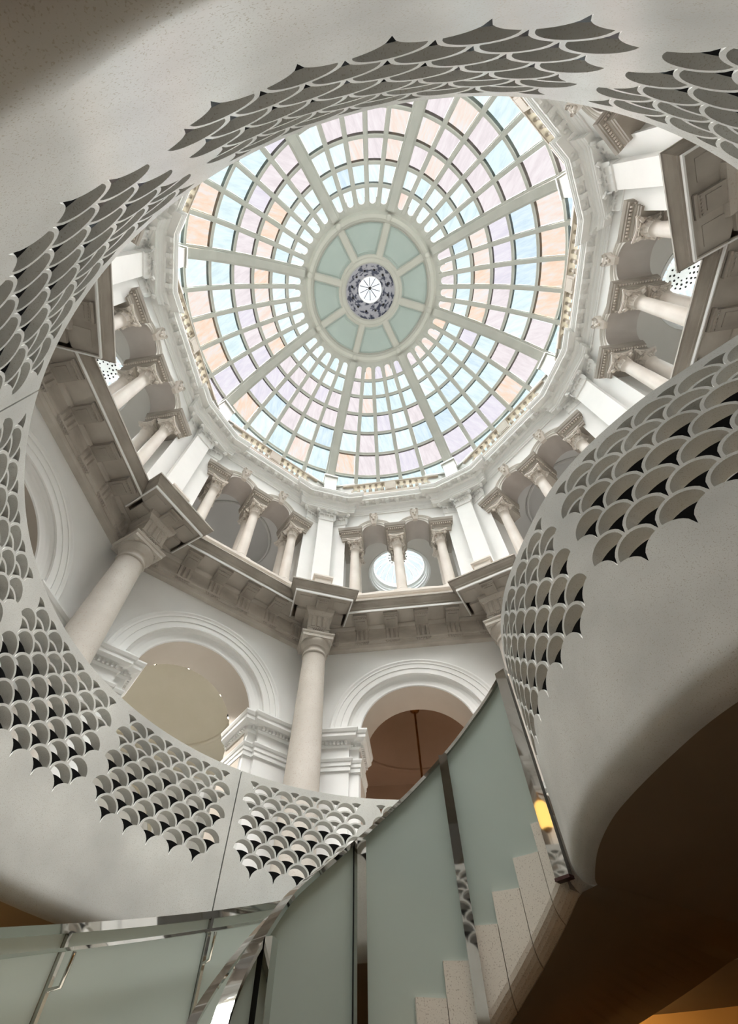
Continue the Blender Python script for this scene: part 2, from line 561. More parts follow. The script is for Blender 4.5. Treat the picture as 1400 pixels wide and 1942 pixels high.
# ------------------------------------------------------------------ lower walls with arches and rooms behind
WL = 6.05
AR, ZS = 1.25, 5.80
def lower_wall_meshes():
    r = {}
    mb = MB()
    arch_wall(mb, WL, -WL * T8, WL * T8, Z_FLOOR, 8.4, [(0, 1.52, ZS, Z_FLOOR)])
    r['wall'] = mb.mesh('lower_wall', M['plaster'])
    mb = MB()
    arc_sweep(mb, 0, ZS, [(1.93, WL), (1.93, WL - .05), (1.88, WL - .07), (1.84, WL - .05), (1.80, WL - .05), (1.80, WL - .035), (1.67, WL - .035),
                          (1.67, WL - .02), (1.53, WL - .02), (1.52, WL)], 40)
    r['archivolt'] = mb.mesh('archivolt', M['plaster'])
    mb = MB()
    arc_sweep(mb, 0, ZS, [(1.52, WL), (1.52, WL + .03), (1.47, WL + .07), (1.40, WL + .09), (1.31, WL + .10), (AR + .02, WL + .10), (AR, WL + .12)], 40)
    for sg in (-1, 1):
        mb.grid([[(n, sg * t, z) for t, n in ((1.52, WL), (1.52, WL + .05), (1.31, WL + .1), (AR, WL + .12))] for z in (Z_FLOOR, ZS)], smooth=False)
    r['reveal'] = mb.mesh('arch_reveal', M['plaster'])
    mb = MB()
    arc_sweep(mb, 0, ZS, [(AR, WL + .12), (AR, 7.05)], 40)
    for sg in (-1, 1):
        mb.grid([[(WL + .12, sg * AR, z), (7.05, sg * AR, z)] for z in (Z_FLOOR, ZS)], smooth=False)
    r['barrel'] = mb.mesh('arch_soffit', M['taupe'])
    for sg in (1, -1):
        path = [(5.98, 2.38), (5.98, 1.46), (6.07, 1.46), (6.07, 1.27), (7.02, 1.27)]
        if sg < 0:
            path = [(x, -y) for x, y in path][::-1]
        mb = MB()
        sweep(mb, path, [(0, Z_FLOOR), (.06, Z_FLOOR), (.06, Z_FLOOR + .3), (0, Z_FLOOR + .34), (0, 4.95)])
        r['pier%d' % sg] = mb.mesh('pier', M['plaster'])
        mb = MB()
        sweep(mb, path, [(0, 4.95), (.03, 4.95), (.03, 5.04), (.045, 5.05), (.045, 5.13), (.06, 5.14), (.075, 5.19), (.075, 5.21), (0, 5.23), (0, 5.46), (.025, 5.48),
                         (.04, 5.50), (.04, 5.585), (.10, 5.60), (.15, 5.64), (.16, 5.65), (.16, 5.72), (.18, 5.74), (.2, 5.80), (.2, 5.83), (0, 5.85)])
        r['impost%d' % sg] = mb.mesh('impost', M['plaster_grey'])
        mb = MB()
        for x, y, an, st in along(path, .075, .02):
            obox(mb, x, y, an, .042, .03, .085, 5.515, 5.58)
        r['dentils%d' % sg] = mb.mesh('dentils', M['plaster_grey'])
    return r
LW = lower_wall_meshes()
walls = {}
for k in range(8):
    a = FA(k)
    W = empty('wall_' + SIDE[k])
    walls[k] = W
    tag(W, 'white octagon wall ' + WHERE[k], kind='structure')
    for nm in ('wall', 'archivolt', 'reveal', 'barrel'):
        inst(LW[nm], {'wall': 'lower_wall', 'archivolt': 'archivolt', 'reveal': 'arch_reveal', 'barrel': 'arch_soffit'}[nm], W, a)
    for sg in (1, -1):
        inst(LW['pier%d' % sg], 'pier', W, a)
        im = inst(LW['impost%d' % sg], 'impost', W, a)
        o = inst(LW['dentils%d' % sg], 'dentils', im)
        o['kind'] = 'stuff'

# rooms behind the arches
ROOMC, ROOMZ, ROOMR = 9.6, 7.62, 2.0
def room(k, mat, zc, rr, dome_h, full=True):
    W = walls[k]
    a = FA(k)
    mb = MB()
    h = 2.55
    h0 = 7.05 * T8 - .03
    nb = 12.4
    # front (around the arch), sides, back
    arch_wall(mb, 7.05, -h0, h0, Z_FLOOR, zc, [(0, AR, ZS, Z_FLOOR)])
    mb.grid([[(7.05, -h0, z), (nb, -h0, z), (nb, h0, z), (7.05, h0, z)] for z in (Z_FLOOR, zc)], smooth=False)
    mb.build('room_walls', M['plaster'] if k != 4 else mat, W, a)
    mb = MB()
    mb.box(7.05, nb, -h0, h0, Z_FLOOR - .01, Z_FLOOR + .012)
    mb.build('room_floor', M['plaster'], W, a)
    # ceiling with a round opening and a saucer dome
    mb = MB()
    S = 48
    P = []
    for i in range(S):
        t = 2 * PI * i / S
        c, s_ = math.cos(t), math.sin(t)
        # square edge
        sx = (nb - ROOMC) if c > 0 else (ROOMC - 7.05)
        m = min(sx / max(abs(c), 1e-6), h0 / max(abs(s_), 1e-6))
        P.append([(ROOMC + m * c, m * s_, zc), (ROOMC + rr * c, rr * s_, zc), (ROOMC + rr * c, rr * s_, zc + .06)])
    for j in (0, 1):
        mb.grid([[p[j], p[j + 1]] for p in P], cu=True, smooth=False)
    D = []
    for i in range(S):
        t = 2 * PI * i / S
        D.append([(ROOMC + rr * math.sin(u) / math.sin(.95) * math.cos(t), rr * math.sin(u) / math.sin(.95) * math.sin(t),
                   zc + .06 + dome_h * (math.cos(u) - math.cos(.95)) / (1 - math.cos(.95))) for u in np.linspace(.95, 0.001, 10)])
    mb.grid(D, cu=True)
    mb.build('room_ceiling', mat, W, a)
    # raised ring and lunette moulding on the back wall
    mb = MB()
    mb.lathe([(rr + .0, zc), (rr + .02, zc - .03), (rr + .07, zc - .04), (rr + .12, zc)], 48, cx=ROOMC)
    arc_sweep(mb, 0, 5.3, [(1.75, nb), (1.75, nb - .05), (1.66, nb - .05), (1.66, nb)], 30)
    mb.build('room_moulding', mat, W, a)
for k in range(8):
    if k == 4:
        room(k, M['brown'], 8.05, 1.95, .8)
    elif k == 5:
        room(k, M['beige'], ROOMZ, ROOMR, .9)
    else:
        room(k, M['beige'], ROOMZ, ROOMR, .9)

# ------------------------------------------------------------------ lower entablature (stone)
FZ = 5.93
def ent_meshes():
    r = {}
    mb = MB()
    mould(mb, [(WL, 8.14), (FZ - .02, 8.14), (FZ - .02, 8.25), (FZ - .035, 8.25), (FZ - .035, 8.33), (FZ - .06, 8.34), (FZ - .06, 8.385), (FZ, 8.39), (FZ, 8.80),
               (FZ - .04, 8.82), (FZ - .07, 8.86), (FZ - .07, 8.90), (5.40, 8.90)])
    r['frieze'] = mb.mesh('frieze', M['stone_lit'])
    mb = MB()
    mould_t(mb, [(5.40, 8.90), (5.40, 8.86), (5.36, 8.86), (5.36, 8.96), (5.34, 8.97), (5.34, 9.0), (5.31, 9.03), (5.27, 9.09), (5.25, 9.16), (5.23, 9.16), (5.23, 9.20), (6.5, 9.22)], -1.49, 1.49, caps=False)
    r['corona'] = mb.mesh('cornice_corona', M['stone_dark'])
    mb = MB()
    mould_t(mb, [(5.37, 8.858), (5.352, 8.858), (5.352, 8.918), (5.37, 8.918)], -1.45, 1.45)
    r['fillet'] = mb.mesh('corona_fillet', M['plaster'])
    mb = MB()
    # mutule with a raised inset and a row of guttae along its outer edge
    mb.box(5.46, 5.88, -.165, .165, 8.765, 8.90)
    mb.box(5.58, 5.80, -.11, .11, 8.745, 8.765)
    mb.box(5.43, 5.47, -.18, .18, 8.81, 8.90)
    for i in range(6):
        mb.lathe([(.001, 8.735), (.021, 8.735), (.014, 8.77)], 6, 5.49, -.135 + .054 * i, smooth=False)
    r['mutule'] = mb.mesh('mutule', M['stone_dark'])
    mb = MB()
    for y in (-.115, 0, .115):
        mb.add([(FZ, y - .05, 8.40), (FZ - .035, y - .028, 8.40), (FZ - .035, y + .028, 8.40), (FZ, y + .05, 8.40),
                (FZ, y - .05, 8.76), (FZ - .035, y - .028, 8.76), (FZ - .035, y + .028, 8.76), (FZ, y + .05, 8.76)],
               [(0, 3, 2, 1), (4, 5, 6, 7), (0, 1, 5, 4), (1, 2, 6, 5), (2, 3, 7, 6)])
    mb.box(FZ - .045, FZ, -.18, .18, 8.76, 8.80)
    mb.box(FZ - .085, FZ, -.18, .18, 8.30, 8.345)
    for i in range(6):
        mb.lathe([(.001, 8.245), (.020, 8.245), (.013, 8.30)], 6, FZ - .06, -.14 + .056 * i, smooth=False)
    r['triglyph'] = mb.mesh('triglyph', M['stone_lit'])
    return r
EN = ent_meshes()
for k in range(8):
    a = FA(k)
    E_ = tag(empty('trim_%d' % (k + 1)), 'stained limestone entablature ' + WHERE[k], kind='structure')
    inst(EN['frieze'], 'frieze', E_, a)
    inst(EN['corona'], 'cornice_corona', E_, a)
    inst(EN['fillet'], 'corona_fillet', E_, a)
    for i in range(-3, 3):
        t = (i + .5) * .775
        if abs(t) < 1.8:
            for nm in ('mutule', 'triglyph'):
                inst(EN[nm], nm, E_, a, (-math.sin(a) * t, math.cos(a) * t, 0))
        else:
            inst(EN['triglyph'], 'triglyph', E_, a, (-math.sin(a) * t, math.cos(a) * t, 0))

def corner_block_meshes():
    r = {}
    mb = MB()
    # dosseret above the column, its cap mould, and the projecting block
    q = [(6.35, .27), (5.615, .27), (5.615, -.27), (6.35, -.27)]
    sweep(mb, q, [(0, 8.04), (0, 8.22), (.02, 8.225), (.02, 8.262), (0, 8.27), (0, 8.66), (.025, 8.675), (.03, 8.70), (.08, 8.78), (.09, 8.86), (.10, 8.90)])
    for y in (-.135, 0, .135):
        mb.add([(5.615, y - .06, 8.275), (5.59, y - .038, 8.275), (5.59, y + .038, 8.275), (5.615, y + .06, 8.275),
                (5.615, y - .06, 8.65), (5.59, y - .038, 8.65), (5.59, y + .038, 8.65), (5.615, y + .06, 8.65)],
               [(0, 3, 2, 1), (4, 5, 6, 7), (0, 1, 5, 4), (1, 2, 6, 5), (2, 3, 7, 6)])
    for i in range(6):
        mb.lathe([(.001, 8.17), (.02, 8.17), (.013, 8.222)], 6, 5.60, -.12 + .048 * i, smooth=False)
    r['dosseret'] = mb.mesh('dosseret', M['stone'])
    mb = MB()
    q = [(6.0, .70), (5.09, .70), (5.09, -.70), (6.0, -.70)]
    sweep(mb, q, [(-.30, 8.90), (-.02, 8.90), (-.02, 8.86), (.02, 8.86), (.02, 8.96), (.04, 8.97), (.04, 9.0), (.07, 9.03), (.11, 9.09), (.13, 9.16), (.15, 9.16), (.15, 9.20), (-.3, 9.22)])
    mb.add([(5.39, .4, 8.90), (5.39, -.4, 8.90), (6.0, -.4, 8.90), (6.0, .4, 8.90)], [(0, 1, 2, 3)])
    mb.add([(5.39, .4, 9.22), (5.39, -.4, 9.22), (6.0, -.4, 9.22), (6.0, .4, 9.22)], [(3, 2, 1, 0)])
    # raised square panels on the soffit either side of the mutule
    for sg in (-1, 1):
        mb.box(5.22, 5.55, sg * .44 - .15, sg * .44 + .15, 8.885, 8.90)
        mb.box(5.62, 5.95, sg * .47 - .13, sg * .47 + .13, 8.82, 8.90)
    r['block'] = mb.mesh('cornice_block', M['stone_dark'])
    mb = MB()
    sweep(mb, q, [(.0, 8.858), (.028, 8.858), (.028, 8.918), (.0, 8.918)])
    r['fillet'] = mb.mesh('corona_fillet', M['plaster'])
    mb = MB()
    mb.box(5.17, 5.54, -.15, .15, 8.80, 8.90)
    mb.box(5.26, 5.46, -.1, .1, 8.78, 8.80)
    mb.box(5.13, 5.18, -.165, .165, 8.83, 8.90)
    for i in range(6):
        mb.lathe([(.001, 8.77), (.02, 8.77), (.013, 8.80)], 6, 5.20, -.12 + .048 * i, smooth=False)
    r['mutule'] = mb.mesh('mutule', M['stone_dark'])
    mb = MB()
    # small moulded plinth standing on the block in front of the pilaster
    sweep(mb, [(6.2, .23), (5.62, .23), (5.62, -.23), (6.2, -.23)], [(.03, 9.2), (.03, 9.9), (0, 9.92), (0, 10.2), (.03, 10.21), (.05, 10.26), (.05, 10.32), (-.22, 10.34)])
    r['plinth'] = mb.mesh('pilaster_plinth', M['stone_gal'])
    return r
CB = corner_block_meshes()
for k in range(8):
    a = CA(k)
    E_ = tag(empty('trim_%d' % (k + 11)), 'projecting stone cornice block at octagon corner %s' % ['at the hidden south side', 'at the upper right edge', 'at the right edge, seen at a steep angle', 'at the northeast, hidden by the bulge', 'right of the brown-room arch', 'over the middle column', 'over the left column', 'at the left edge, cut by the pierced rim'][k], kind='structure')
    inst(CB['dosseret'], 'dosseret', E_, a)
    inst(CB['block'], 'cornice_block', E_, a)
    inst(CB['fillet'], 'corona_fillet', E_, a)
    inst(CB['mutule'], 'mutule', E_, a)
    inst(CB['plinth'], 'pilaster_plinth', E_, a)

# ------------------------------------------------------------------ gallery storey
WG = 6.20
ZG = 13.93
def gal_meshes():
    r = {}
    mb = MB()
    arch_wall(mb, WG, -WG * T8, WG * T8, ZG, 15.2, [(-.735, .41, ZG, ZG), (.735, .41, ZG, ZG)])
    for sg in (-1, 1):
        mb.add([(WG, sg * WG * T8, 9.2), (WG, sg * 1.84, 9.2), (WG, sg * 1.84, ZG), (WG, sg * WG * T8, ZG)], [(0, 1, 2, 3)] if sg > 0 else [(3, 2, 1, 0)])
        mb.add([(WG, sg * 1.84, 9.2), (7.0, sg * 1.84, 9.2), (7.0, sg * 1.84, ZG), (WG, sg * 1.84, ZG)], [(0, 1, 2, 3)])
    r['wall'] = mb.mesh('gallery_wall', M['plaster'])
    for i, tc in enumerate((-.735, .735)):
        mb = MB()
        arc_sweep(mb, tc, ZG, [(.70, WG), (.70, WG - .055), (.675, WG - .065), (.65, WG - .055), (.64, WG - .04), (.605, WG - .04), (.60, WG - .026), (.53, WG - .026), (.525, WG - .042), (.50, WG - .046), (.48, WG - .034), (.475, WG - .02), (.41, WG - .02), (.41, WG)], 30)
        r['archivolt%d' % i] = mb.mesh('gallery_archivolt', M['stone_light'])
        mb = MB()
        arc_sweep(mb, tc, ZG, [(.41, WG - .02), (.41, 6.98)], 30)
        r['barrel%d' % i] = mb.mesh('gallery_arch_soffit', M['stone_arch'])
    mb = MB()
    # tapering keystone with horned cap and a carved mask
    F = []
    for z, wd, d in ((14.30, .075, .10), (14.45, .095, .13), (14.75, .13, .16), (14.82, .15, .18), (14.86, .15, .18)):
        F.append([(WG, -wd, z), (WG - d, -wd, z), (WG - d, wd, z), (WG, wd, z)])
    mb.section(F)
    for sg in (-1, 1):
        leaf(mb, WG - .17, sg * .10, PI + sg * .5, 14.70, .14, .09, .045)
        mb.lathe([(.001, 14.60), (.03, 14.63), (.035, 14.67), (.001, 14.71)], 8, WG - .165, sg * .05)
    mb.lathe([(.001, 14.46), (.035, 14.48), (.05, 14.53), (.03, 14.58), (.001, 14.6)], 8, WG - .15, 0)
    r['keystone'] = mb.mesh('keystone_mask', M['stone_gal'])
    # entablature blocks over the columns
    def block(t0, t1, nm):
        mb = MB()
        path = [(7.02, t1), (6.01, t1), (6.01, t0), (7.02, t0)]
        prof = [(-.06, 13.30), (-.045, 13.30), (-.045, 13.38), (-.03, 13.39), (-.03, 13.47), (-.015, 13.48), (-.005, 13.51), (-.02, 13.52), (-.02, 13.62), (.0, 13.63), (.0, 13.69),
                (.055, 13.71), (.055, 13.78), (.075, 13.80), (.085, 13.86), (.095, 13.93), (-.1, 13.94)]
        sweep(mb, path, prof)
        p2 = offset_path(path, -.06)
        mb.add([(x, y, 13.30) for x, y in p2], [(0, 1, 2, 3)])
        p3 = offset_path(path, -.1)
        mb.add([(x, y, 13.94) for x, y in p3], [(3, 2, 1, 0)])
        r[nm] = mb.mesh('entablature_block', M['stone_dark'])
        mb = MB()
        for x, y, an, st in along(path, .062, .012):
            obox(mb, x, y, an, .036, 0.0, .035, 13.635, 13.685)
        r[nm + 'd'] = mb.mesh('dentils', M['stone_gal'])
    block(-.27, .27, 'blkC')
    block(1.24, 1.88, 'blkL')
    block(-1.88, -1.24, 'blkR')
    mb = MB()
    # stylobate under the columns, and balcony curbs between them
    mould_t(mb, [(5.92, 9.2), (5.92, 9.32), (5.96, 9.36), (5.96, 10.12), (5.93, 10.14), (5.91, 10.2), (5.91, 10.28), (7.1, 10.30)], -2.4, 2.4)
    r['stylobate'] = mb.mesh('stylobate', M['stone_gal'])
    mb = MB()
    for tc in (-.72, .72):
        P = []
        for i in range(17):
            a = PI * i / 16
            P.append([(6.1 - .05, tc + .5 * math.cos(a), 10.3 + .12 * math.sin(a)), (6.1 - .05, tc + .5 * math.cos(a), 10.34 + .13 * math.sin(a)),
                      (6.1 + .05, tc + .5 * math.cos(a), 10.34 + .13 * math.sin(a)), (6.1 + .05, tc + .5 * math.cos(a), 10.3 + .12 * math.sin(a))])
        mb.section(P)
    r['curb'] = mb.mesh('balcony_curb', M['stone_gal'])
    # room behind
    mb = MB()
    nb, hw, zc = 10.9, 2.45, 14.45
    for sg in (-1, 1):
        P = [(7.0, sg * 1.84), (7.0, sg * hw), (nb, sg * hw)]
        mb.grid([[(x, y, z) for x, y in P] for z in (9.2, zc)], smooth=False)
    mb.grid([[(nb, -hw, z), (nb, hw, z)] for z in (9.2, zc)], smooth=False)
    # rear screen wall over the arches
    arch_wall(mb, 6.98, -1.9, 1.9, ZG, 14.6, [(-.735, .41, ZG, ZG), (.735, .41, ZG, ZG)])
    # big flush stone panels on the back wall
    r['room'] = mb.mesh('gallery_room', M['gal_wall'])
    mb = MB()
    for z0 in np.arange(10.4, 14.3, .95):
        for j in range(5):
            t0 = -2.42 + .97 * j
            mb.box(nb - .012, nb, t0 + .008, t0 + .962, z0 + .008, min(z0 + .942, 14.42))
    r['panels'] = mb.mesh('wall_panels', M['gal_wall'])
    mb = MB()
    mb.grid([[(x, y, 9.25) for y in (-hw, hw)] for x in (6.3, nb)], smooth=False)
    r['gfloor'] = mb.mesh('gallery_floor', M['plaster'])
    def ceiling(rr):
        mb = MB()
        S = 48
        P = []
        for i in range(S):
            t = 2 * PI * i / S
            c, s_ = math.cos(t), math.sin(t)
            sx = (nb - 8.55) if c > 0 else (8.55 - 6.98)
            m = min(sx / max(abs(c), 1e-6), hw / max(abs(s_), 1e-6))
            P.append([(8.55 + m * c, m * s_, zc), (8.55 + rr * c, rr * s_, zc)])
        mb.grid(P, cu=True, smooth=False)
        return mb
    r['ceilA'] = ceiling(1.13).mesh('gallery_ceiling', M['gal_wall'])
    r['ceilB'] = ceiling(1.42).mesh('gallery_ceiling', M['gal_vault'])
    mb = MB()
    mb.lathe([(1.20, 14.45), (1.20, 14.42), (1.13, 14.40), (1.13, 14.5), (1.08, 14.52), (1.10, 14.62), (1.06, 14.66), (1.06, 14.78), (.99, 14.82), (.98, 14.95), (.97, 15.0)], 48, cx=8.55, smooth=False)
    r['well'] = mb.mesh('skylight_well', M['plaster_grey'])
    mb = MB()
    mb.lathe([(1.50, 14.45), (1.5, 14.40), (1.46, 14.36), (1.42, 14.38), (1.42, 14.55)], 48, cx=8.55, smooth=False)
    mb.lathe([(1.42 * math.cos(u), 14.55 + 1.1 * math.sin(u)) for u in np.linspace(0, PI / 2 - .001, 12)], 48, cx=8.55)
    r['vault'] = mb.mesh('saucer_dome', M['gal_vault'])
    # glazed domelet: one gore, a bar and a pierced boss
    NB = 20
    zt, rise = 15.0, .62
    def gp(u, t, e=0):
        rr = (.97 + e) * math.cos(u)
        return (rr * math.cos(t), rr * math.sin(t), zt + (rise + e) * math.sin(u))
    mb = MB()
    w_ = PI / NB
    U = np.linspace(0, 1.25, 6)
    mb.grid([[gp(u, -w_) for u in U], [gp(u, w_) for u in U]])
    mb.grid([[gp(u, -w_, .012) for u in U], [gp(u, w_, .012) for u in U]], flip=True)
    r['gore'] = mb.mesh('skylight_pane', M['skyglass'])
    mb = MB()
    P = []
    for u in U:
        p = Vector(gp(u, 0, -.03))
        q = Vector(gp(u, 0, .0))
        P.append([(p.x, p.y - .016, p.z), (p.x, p.y + .016, p.z), (q.x, q.y + .016, q.z), (q.x, q.y - .016, q.z)])
    mb.section(P)
    r['bar'] = mb.mesh('skylight_bar', M['plaster_grey'])
    mb = MB()
    rb = .97 * math.cos(1.1)
    zb_ = zt + rise * math.sin(1.1) - .03
    mb.lathe([(.001, zb_ - .04), (.12, zb_ - .045), (rb, zb_ - .01), (rb + .02, zb_), (rb, zb_ + .03)], 28)
    r['boss'] = mb.mesh('skylight_boss', M['plaster_grey'])
    mb = MB()
    for rr, n, q in ((.15, 7, .024), (.255, 12, .03), (.355, 16, .026)):
        if rr < rb - .03:
            for i in range(n):
                t = 2 * PI * i / n
                z = zb_ - .052 + (rr / rb) * .03
                mb.lathe([(.001, z - .004), (q, z - .004), (q, z + .012)], 8, rr * math.cos(t), rr * math.sin(t), smooth=False)
    r['holes'] = mb.mesh('boss_holes', M['dark'])
    return r
G = gal_meshes()
def rl(a, n, t, z):
    return (math.cos(a) * n - math.sin(a) * t, math.sin(a) * n + math.cos(a) * t, z)
for k in range(8):
    a = FA(k)
    W = walls[k]
    inst(G['wall'], 'gallery_wall', W, a)
    for i in (0, 1):
        inst(G['archivolt%d' % i], 'gallery_archivolt', W, a)
        inst(G['barrel%d' % i], 'gallery_arch_soffit', W, a)
        t = (-.735, .735)[i]
        inst(G['keystone'], 'keystone_mask', W, a, (-math.sin(a) * t, math.cos(a) * t, 0))
    for nm in ('blkC', 'blkL', 'blkR'):
        b = inst(G[nm], 'entablature_block', W, a)
        inst(G[nm + 'd'], 'dentils', b)['kind'] = 'stuff'
    inst(G['stylobate'], 'stylobate', W, a)
    inst(G['curb'], 'balcony_curb', W, a)
    inst(G['room'], 'gallery_room', W, a)
    inst(G['panels'], 'wall_panels', W, a)['kind'] = 'stuff'
    inst(G['gfloor'], 'gallery_floor', W, a)
    if k % 2 == 0:
        inst(G['ceilA'], 'gallery_ceiling', W, a)
        inst(G['well'], 'skylight_well', W, a)
        S_ = empty('window_%d' % (k // 2 + 1), rl(a, 8.55, 0, 0), a)
        tag(S_, 'round glazed domelet in the gallery ceiling ' + WHERE[k], kind='structure')
        for i in range(20):
            inst(G['gore'], 'skylight_pane', S_, 2 * PI * (i + .5) / 20)
            inst(G['bar'], 'skylight_bar', S_, 2 * PI * i / 20)
        b = inst(G['boss'], 'skylight_boss', S_)
        inst(G['holes'], 'boss_holes', b)['kind'] = 'stuff'
    else:
        inst(G['ceilB'], 'gallery_ceiling', W, a)
        inst(G['vault'], 'saucer_dome', W, a)

# ------------------------------------------------------------------ white corner pilasters and upper entablature
def pil_path(o=0.0):
    # corner-local (n, t): wing along face +, strip, wing along face -
    c, s_ = math.cos(PI / 8), math.sin(PI / 8)
    ap = WG - .09
    def onface(d, ap):           # point on face (+) line at distance d from the vertex
        rv = ap / c
        return (rv - d * s_, d * c)
    A0 = onface(.78, WG)
    A1 = onface(.78, ap)
    t = .265
    A2 = ((ap - t * s_) / c, t)
    A3 = (6.30, t)
    h = [A0, A1, A2, A3]
    return h + [(x, -y) for x, y in h[::-1]]
PP = pil_path()
def up_path():
    c, s_ = math.cos(PI / 8), math.sin(PI / 8)
    def onface(d, ap):
        rv = ap / c
        return (rv - d * s_, d * c)
    A0 = onface(1.07, WG)
    A1 = onface(1.04, WG - .16)
    nc = 6.22
    t = ((WG - .16) - nc * c) / s_
    A2 = (nc, t)
    h = [A0, A1, A2]
    return h + [(x, -y) for x, y in h[::-1]]
UP = up_path()
UPROF = [(-.2, 15.05), (0, 15.05), (.03, 15.05), (.03, 15.13), (.045, 15.14), (.045, 15.25), (.06, 15.26), (.085, 15.30), (.085, 15.33), (.03, 15.35), (.02, 15.42), (.03, 15.52), (.06, 15.56),
         (.10, 15.58), (.12, 15.62), (.12, 15.70), (.30, 15.71), (.30, 15.80), (.315, 15.81), (.315, 15.84), (.335, 15.88), (.345, 15.95), (.355, 15.96), (.355, 16.0), (-.3, 16.02)]
def upper_meshes():
    r = {}
    mb = MB()
    sweep(mb, PP, [(.03, 9.2), (.03, 9.45), (0, 9.5), (0, 14.40), (.02, 14.41), (.03, 14.44), (.02, 14.47), (0, 14.48), (0, 15.1)])
    r['pil'] = mb.mesh('pilaster_shaft', M['plaster'])
    mb = MB()
    for x, y, an, st in along(PP, .15, 0.0):
        leaf(mb, x, y, an, 14.47, .24, st * 1.05, .07, .01, .018)
    for x, y, an, st in along(PP, .15, 0.0):
        leaf(mb, x - math.sin(an) * st / 2, y + math.cos(an) * st / 2, an, 14.52, .36, st * .95, .09, .005, .018)
    P2 = offset_path(PP, .06)
    for i in (1, 3, 4, 6):
        an = math.atan2(0, -1) + (.9 if PP[i][1] < 0 else -.9) * (1 if i in (3, 4) else .4)
        volute(mb, P2[i][0], P2[i][1], 14.93, an, .08, .07)
    for x, y, an, st in along(PP, .5, 0.0):
        if st > .2:
            mb.lathe([(.001, 14.90), (.05, 14.92), (.06, 14.97), (.03, 15.03), (.001, 15.05)], 8, x + math.cos(an) * .09, y + math.sin(an) * .09)
    sweep(mb, PP, [(0, 14.96), (.05, 14.99), (.09, 15.0), (.09, 15.04), (.12, 15.05), (.12, 15.08), (0, 15.10)])
    r['cap'] = mb.mesh('pilaster_capital', M['plaster_grey'])
    mb = MB()
    mould_t(mb, [(WG - o, z) for o, z in UPROF], -1.52, 1.52, caps=False)
    r['face'] = mb.mesh('cornice', M['plaster_grey'])
    mb = MB()
    sweep(mb, UP, UPROF)
    r['corner'] = mb.mesh('cornice', M['plaster_grey'])
    def modil(path, step, margin):
        mb = MB()
        for i, (x, y, an, st) in enumerate(along(path, step, margin)):
            obox(mb, x, y, an, .115, .10, .285, 15.60, 15.71, .05)
            obox(mb, x, y, an, .135, .10, .295, 15.685, 15.71)
            # rosette in the coffer beside it
            q = st / 2
            X, Y = x - math.sin(an) * q + math.cos(an) * .205, y + math.cos(an) * q + math.sin(an) * .205
            mb.lathe([(.001, 15.665), (.02, 15.665), (.03, 15.69), (.055, 15.68), (.06, 15.71)], 10, X, Y)
        return mb
    r['modF'] = modil([(WG, 1.5), (WG, -1.5)], .34, 0.0).mesh('modillions', M['plaster_grey'])
    r['modC'] = modil(UP, .30, .02).mesh('modillions', M['plaster_grey'])
    # pedestals carrying the dome ribs
    mb = MB()
    mb.prism([(6.10, -.24), (6.10, .24), (7.3, .24), (7.3, -.24)], 16.0, 17.55)
    mb.prism([(6.06, -.28), (6.06, .28), (7.3, .28), (7.3, -.28)], 17.50, 17.62)
    mb.prism([(6.06, -.28), (6.06, .28), (7.3, .28), (7.3, -.28)], 16.0, 16.25)
    for sg in (-1, 1):
        c, s_ = math.cos(PI / 8), math.sin(PI / 8)
        def onface(d, ap):
            rv = ap / c
            return (rv - d * s_, sg * d * c)
        q = [onface(.25, 6.02), onface(1.02, 6.02), onface(1.02, 6.5), onface(.25, 6.9)]
        mb.prism(q, 16.0, 17.30)
        q = [onface(.25, 5.98), onface(1.06, 5.98), onface(1.06, 6.5), onface(.25, 6.9)]
        mb.prism(q, 17.26, 17.36)
        mb.prism(q, 16.0, 16.22)
    r['ped'] = mb.mesh('rib_pedestal', M['rib'])
    return r
U_ = upper_meshes()
CN = ['at the hidden south corner', 'at the upper right', 'at the right', 'half hidden by the bulge', 'right of the middle bay', 'left of the middle bay', 'at the left', 'at the upper left']
for k in range(8):
    a = CA(k)
    E_ = tag(empty('trim_%d' % (k + 21)), 'white pilaster and upper cornice corner ' + CN[k], kind='structure')
    inst(U_['pil'], 'pilaster_shaft', E_, a)
    inst(U_['cap'], 'pilaster_capital', E_, a)
    c_ = inst(U_['corner'], 'cornice', E_, a)
    inst(U_['modC'], 'modillions', c_)['kind'] = 'stuff'
    inst(U_['ped'], 'rib_pedestal', E_, a)
    E_ = tag(empty('trim_%d' % (k + 31)), 'white modillion cornice ' + WHERE[k], kind='structure')
    c_ = inst(U_['face'], 'cornice', E_, FA(k))
    inst(U_['modF'], 'modillions', c_)['kind'] = 'stuff'

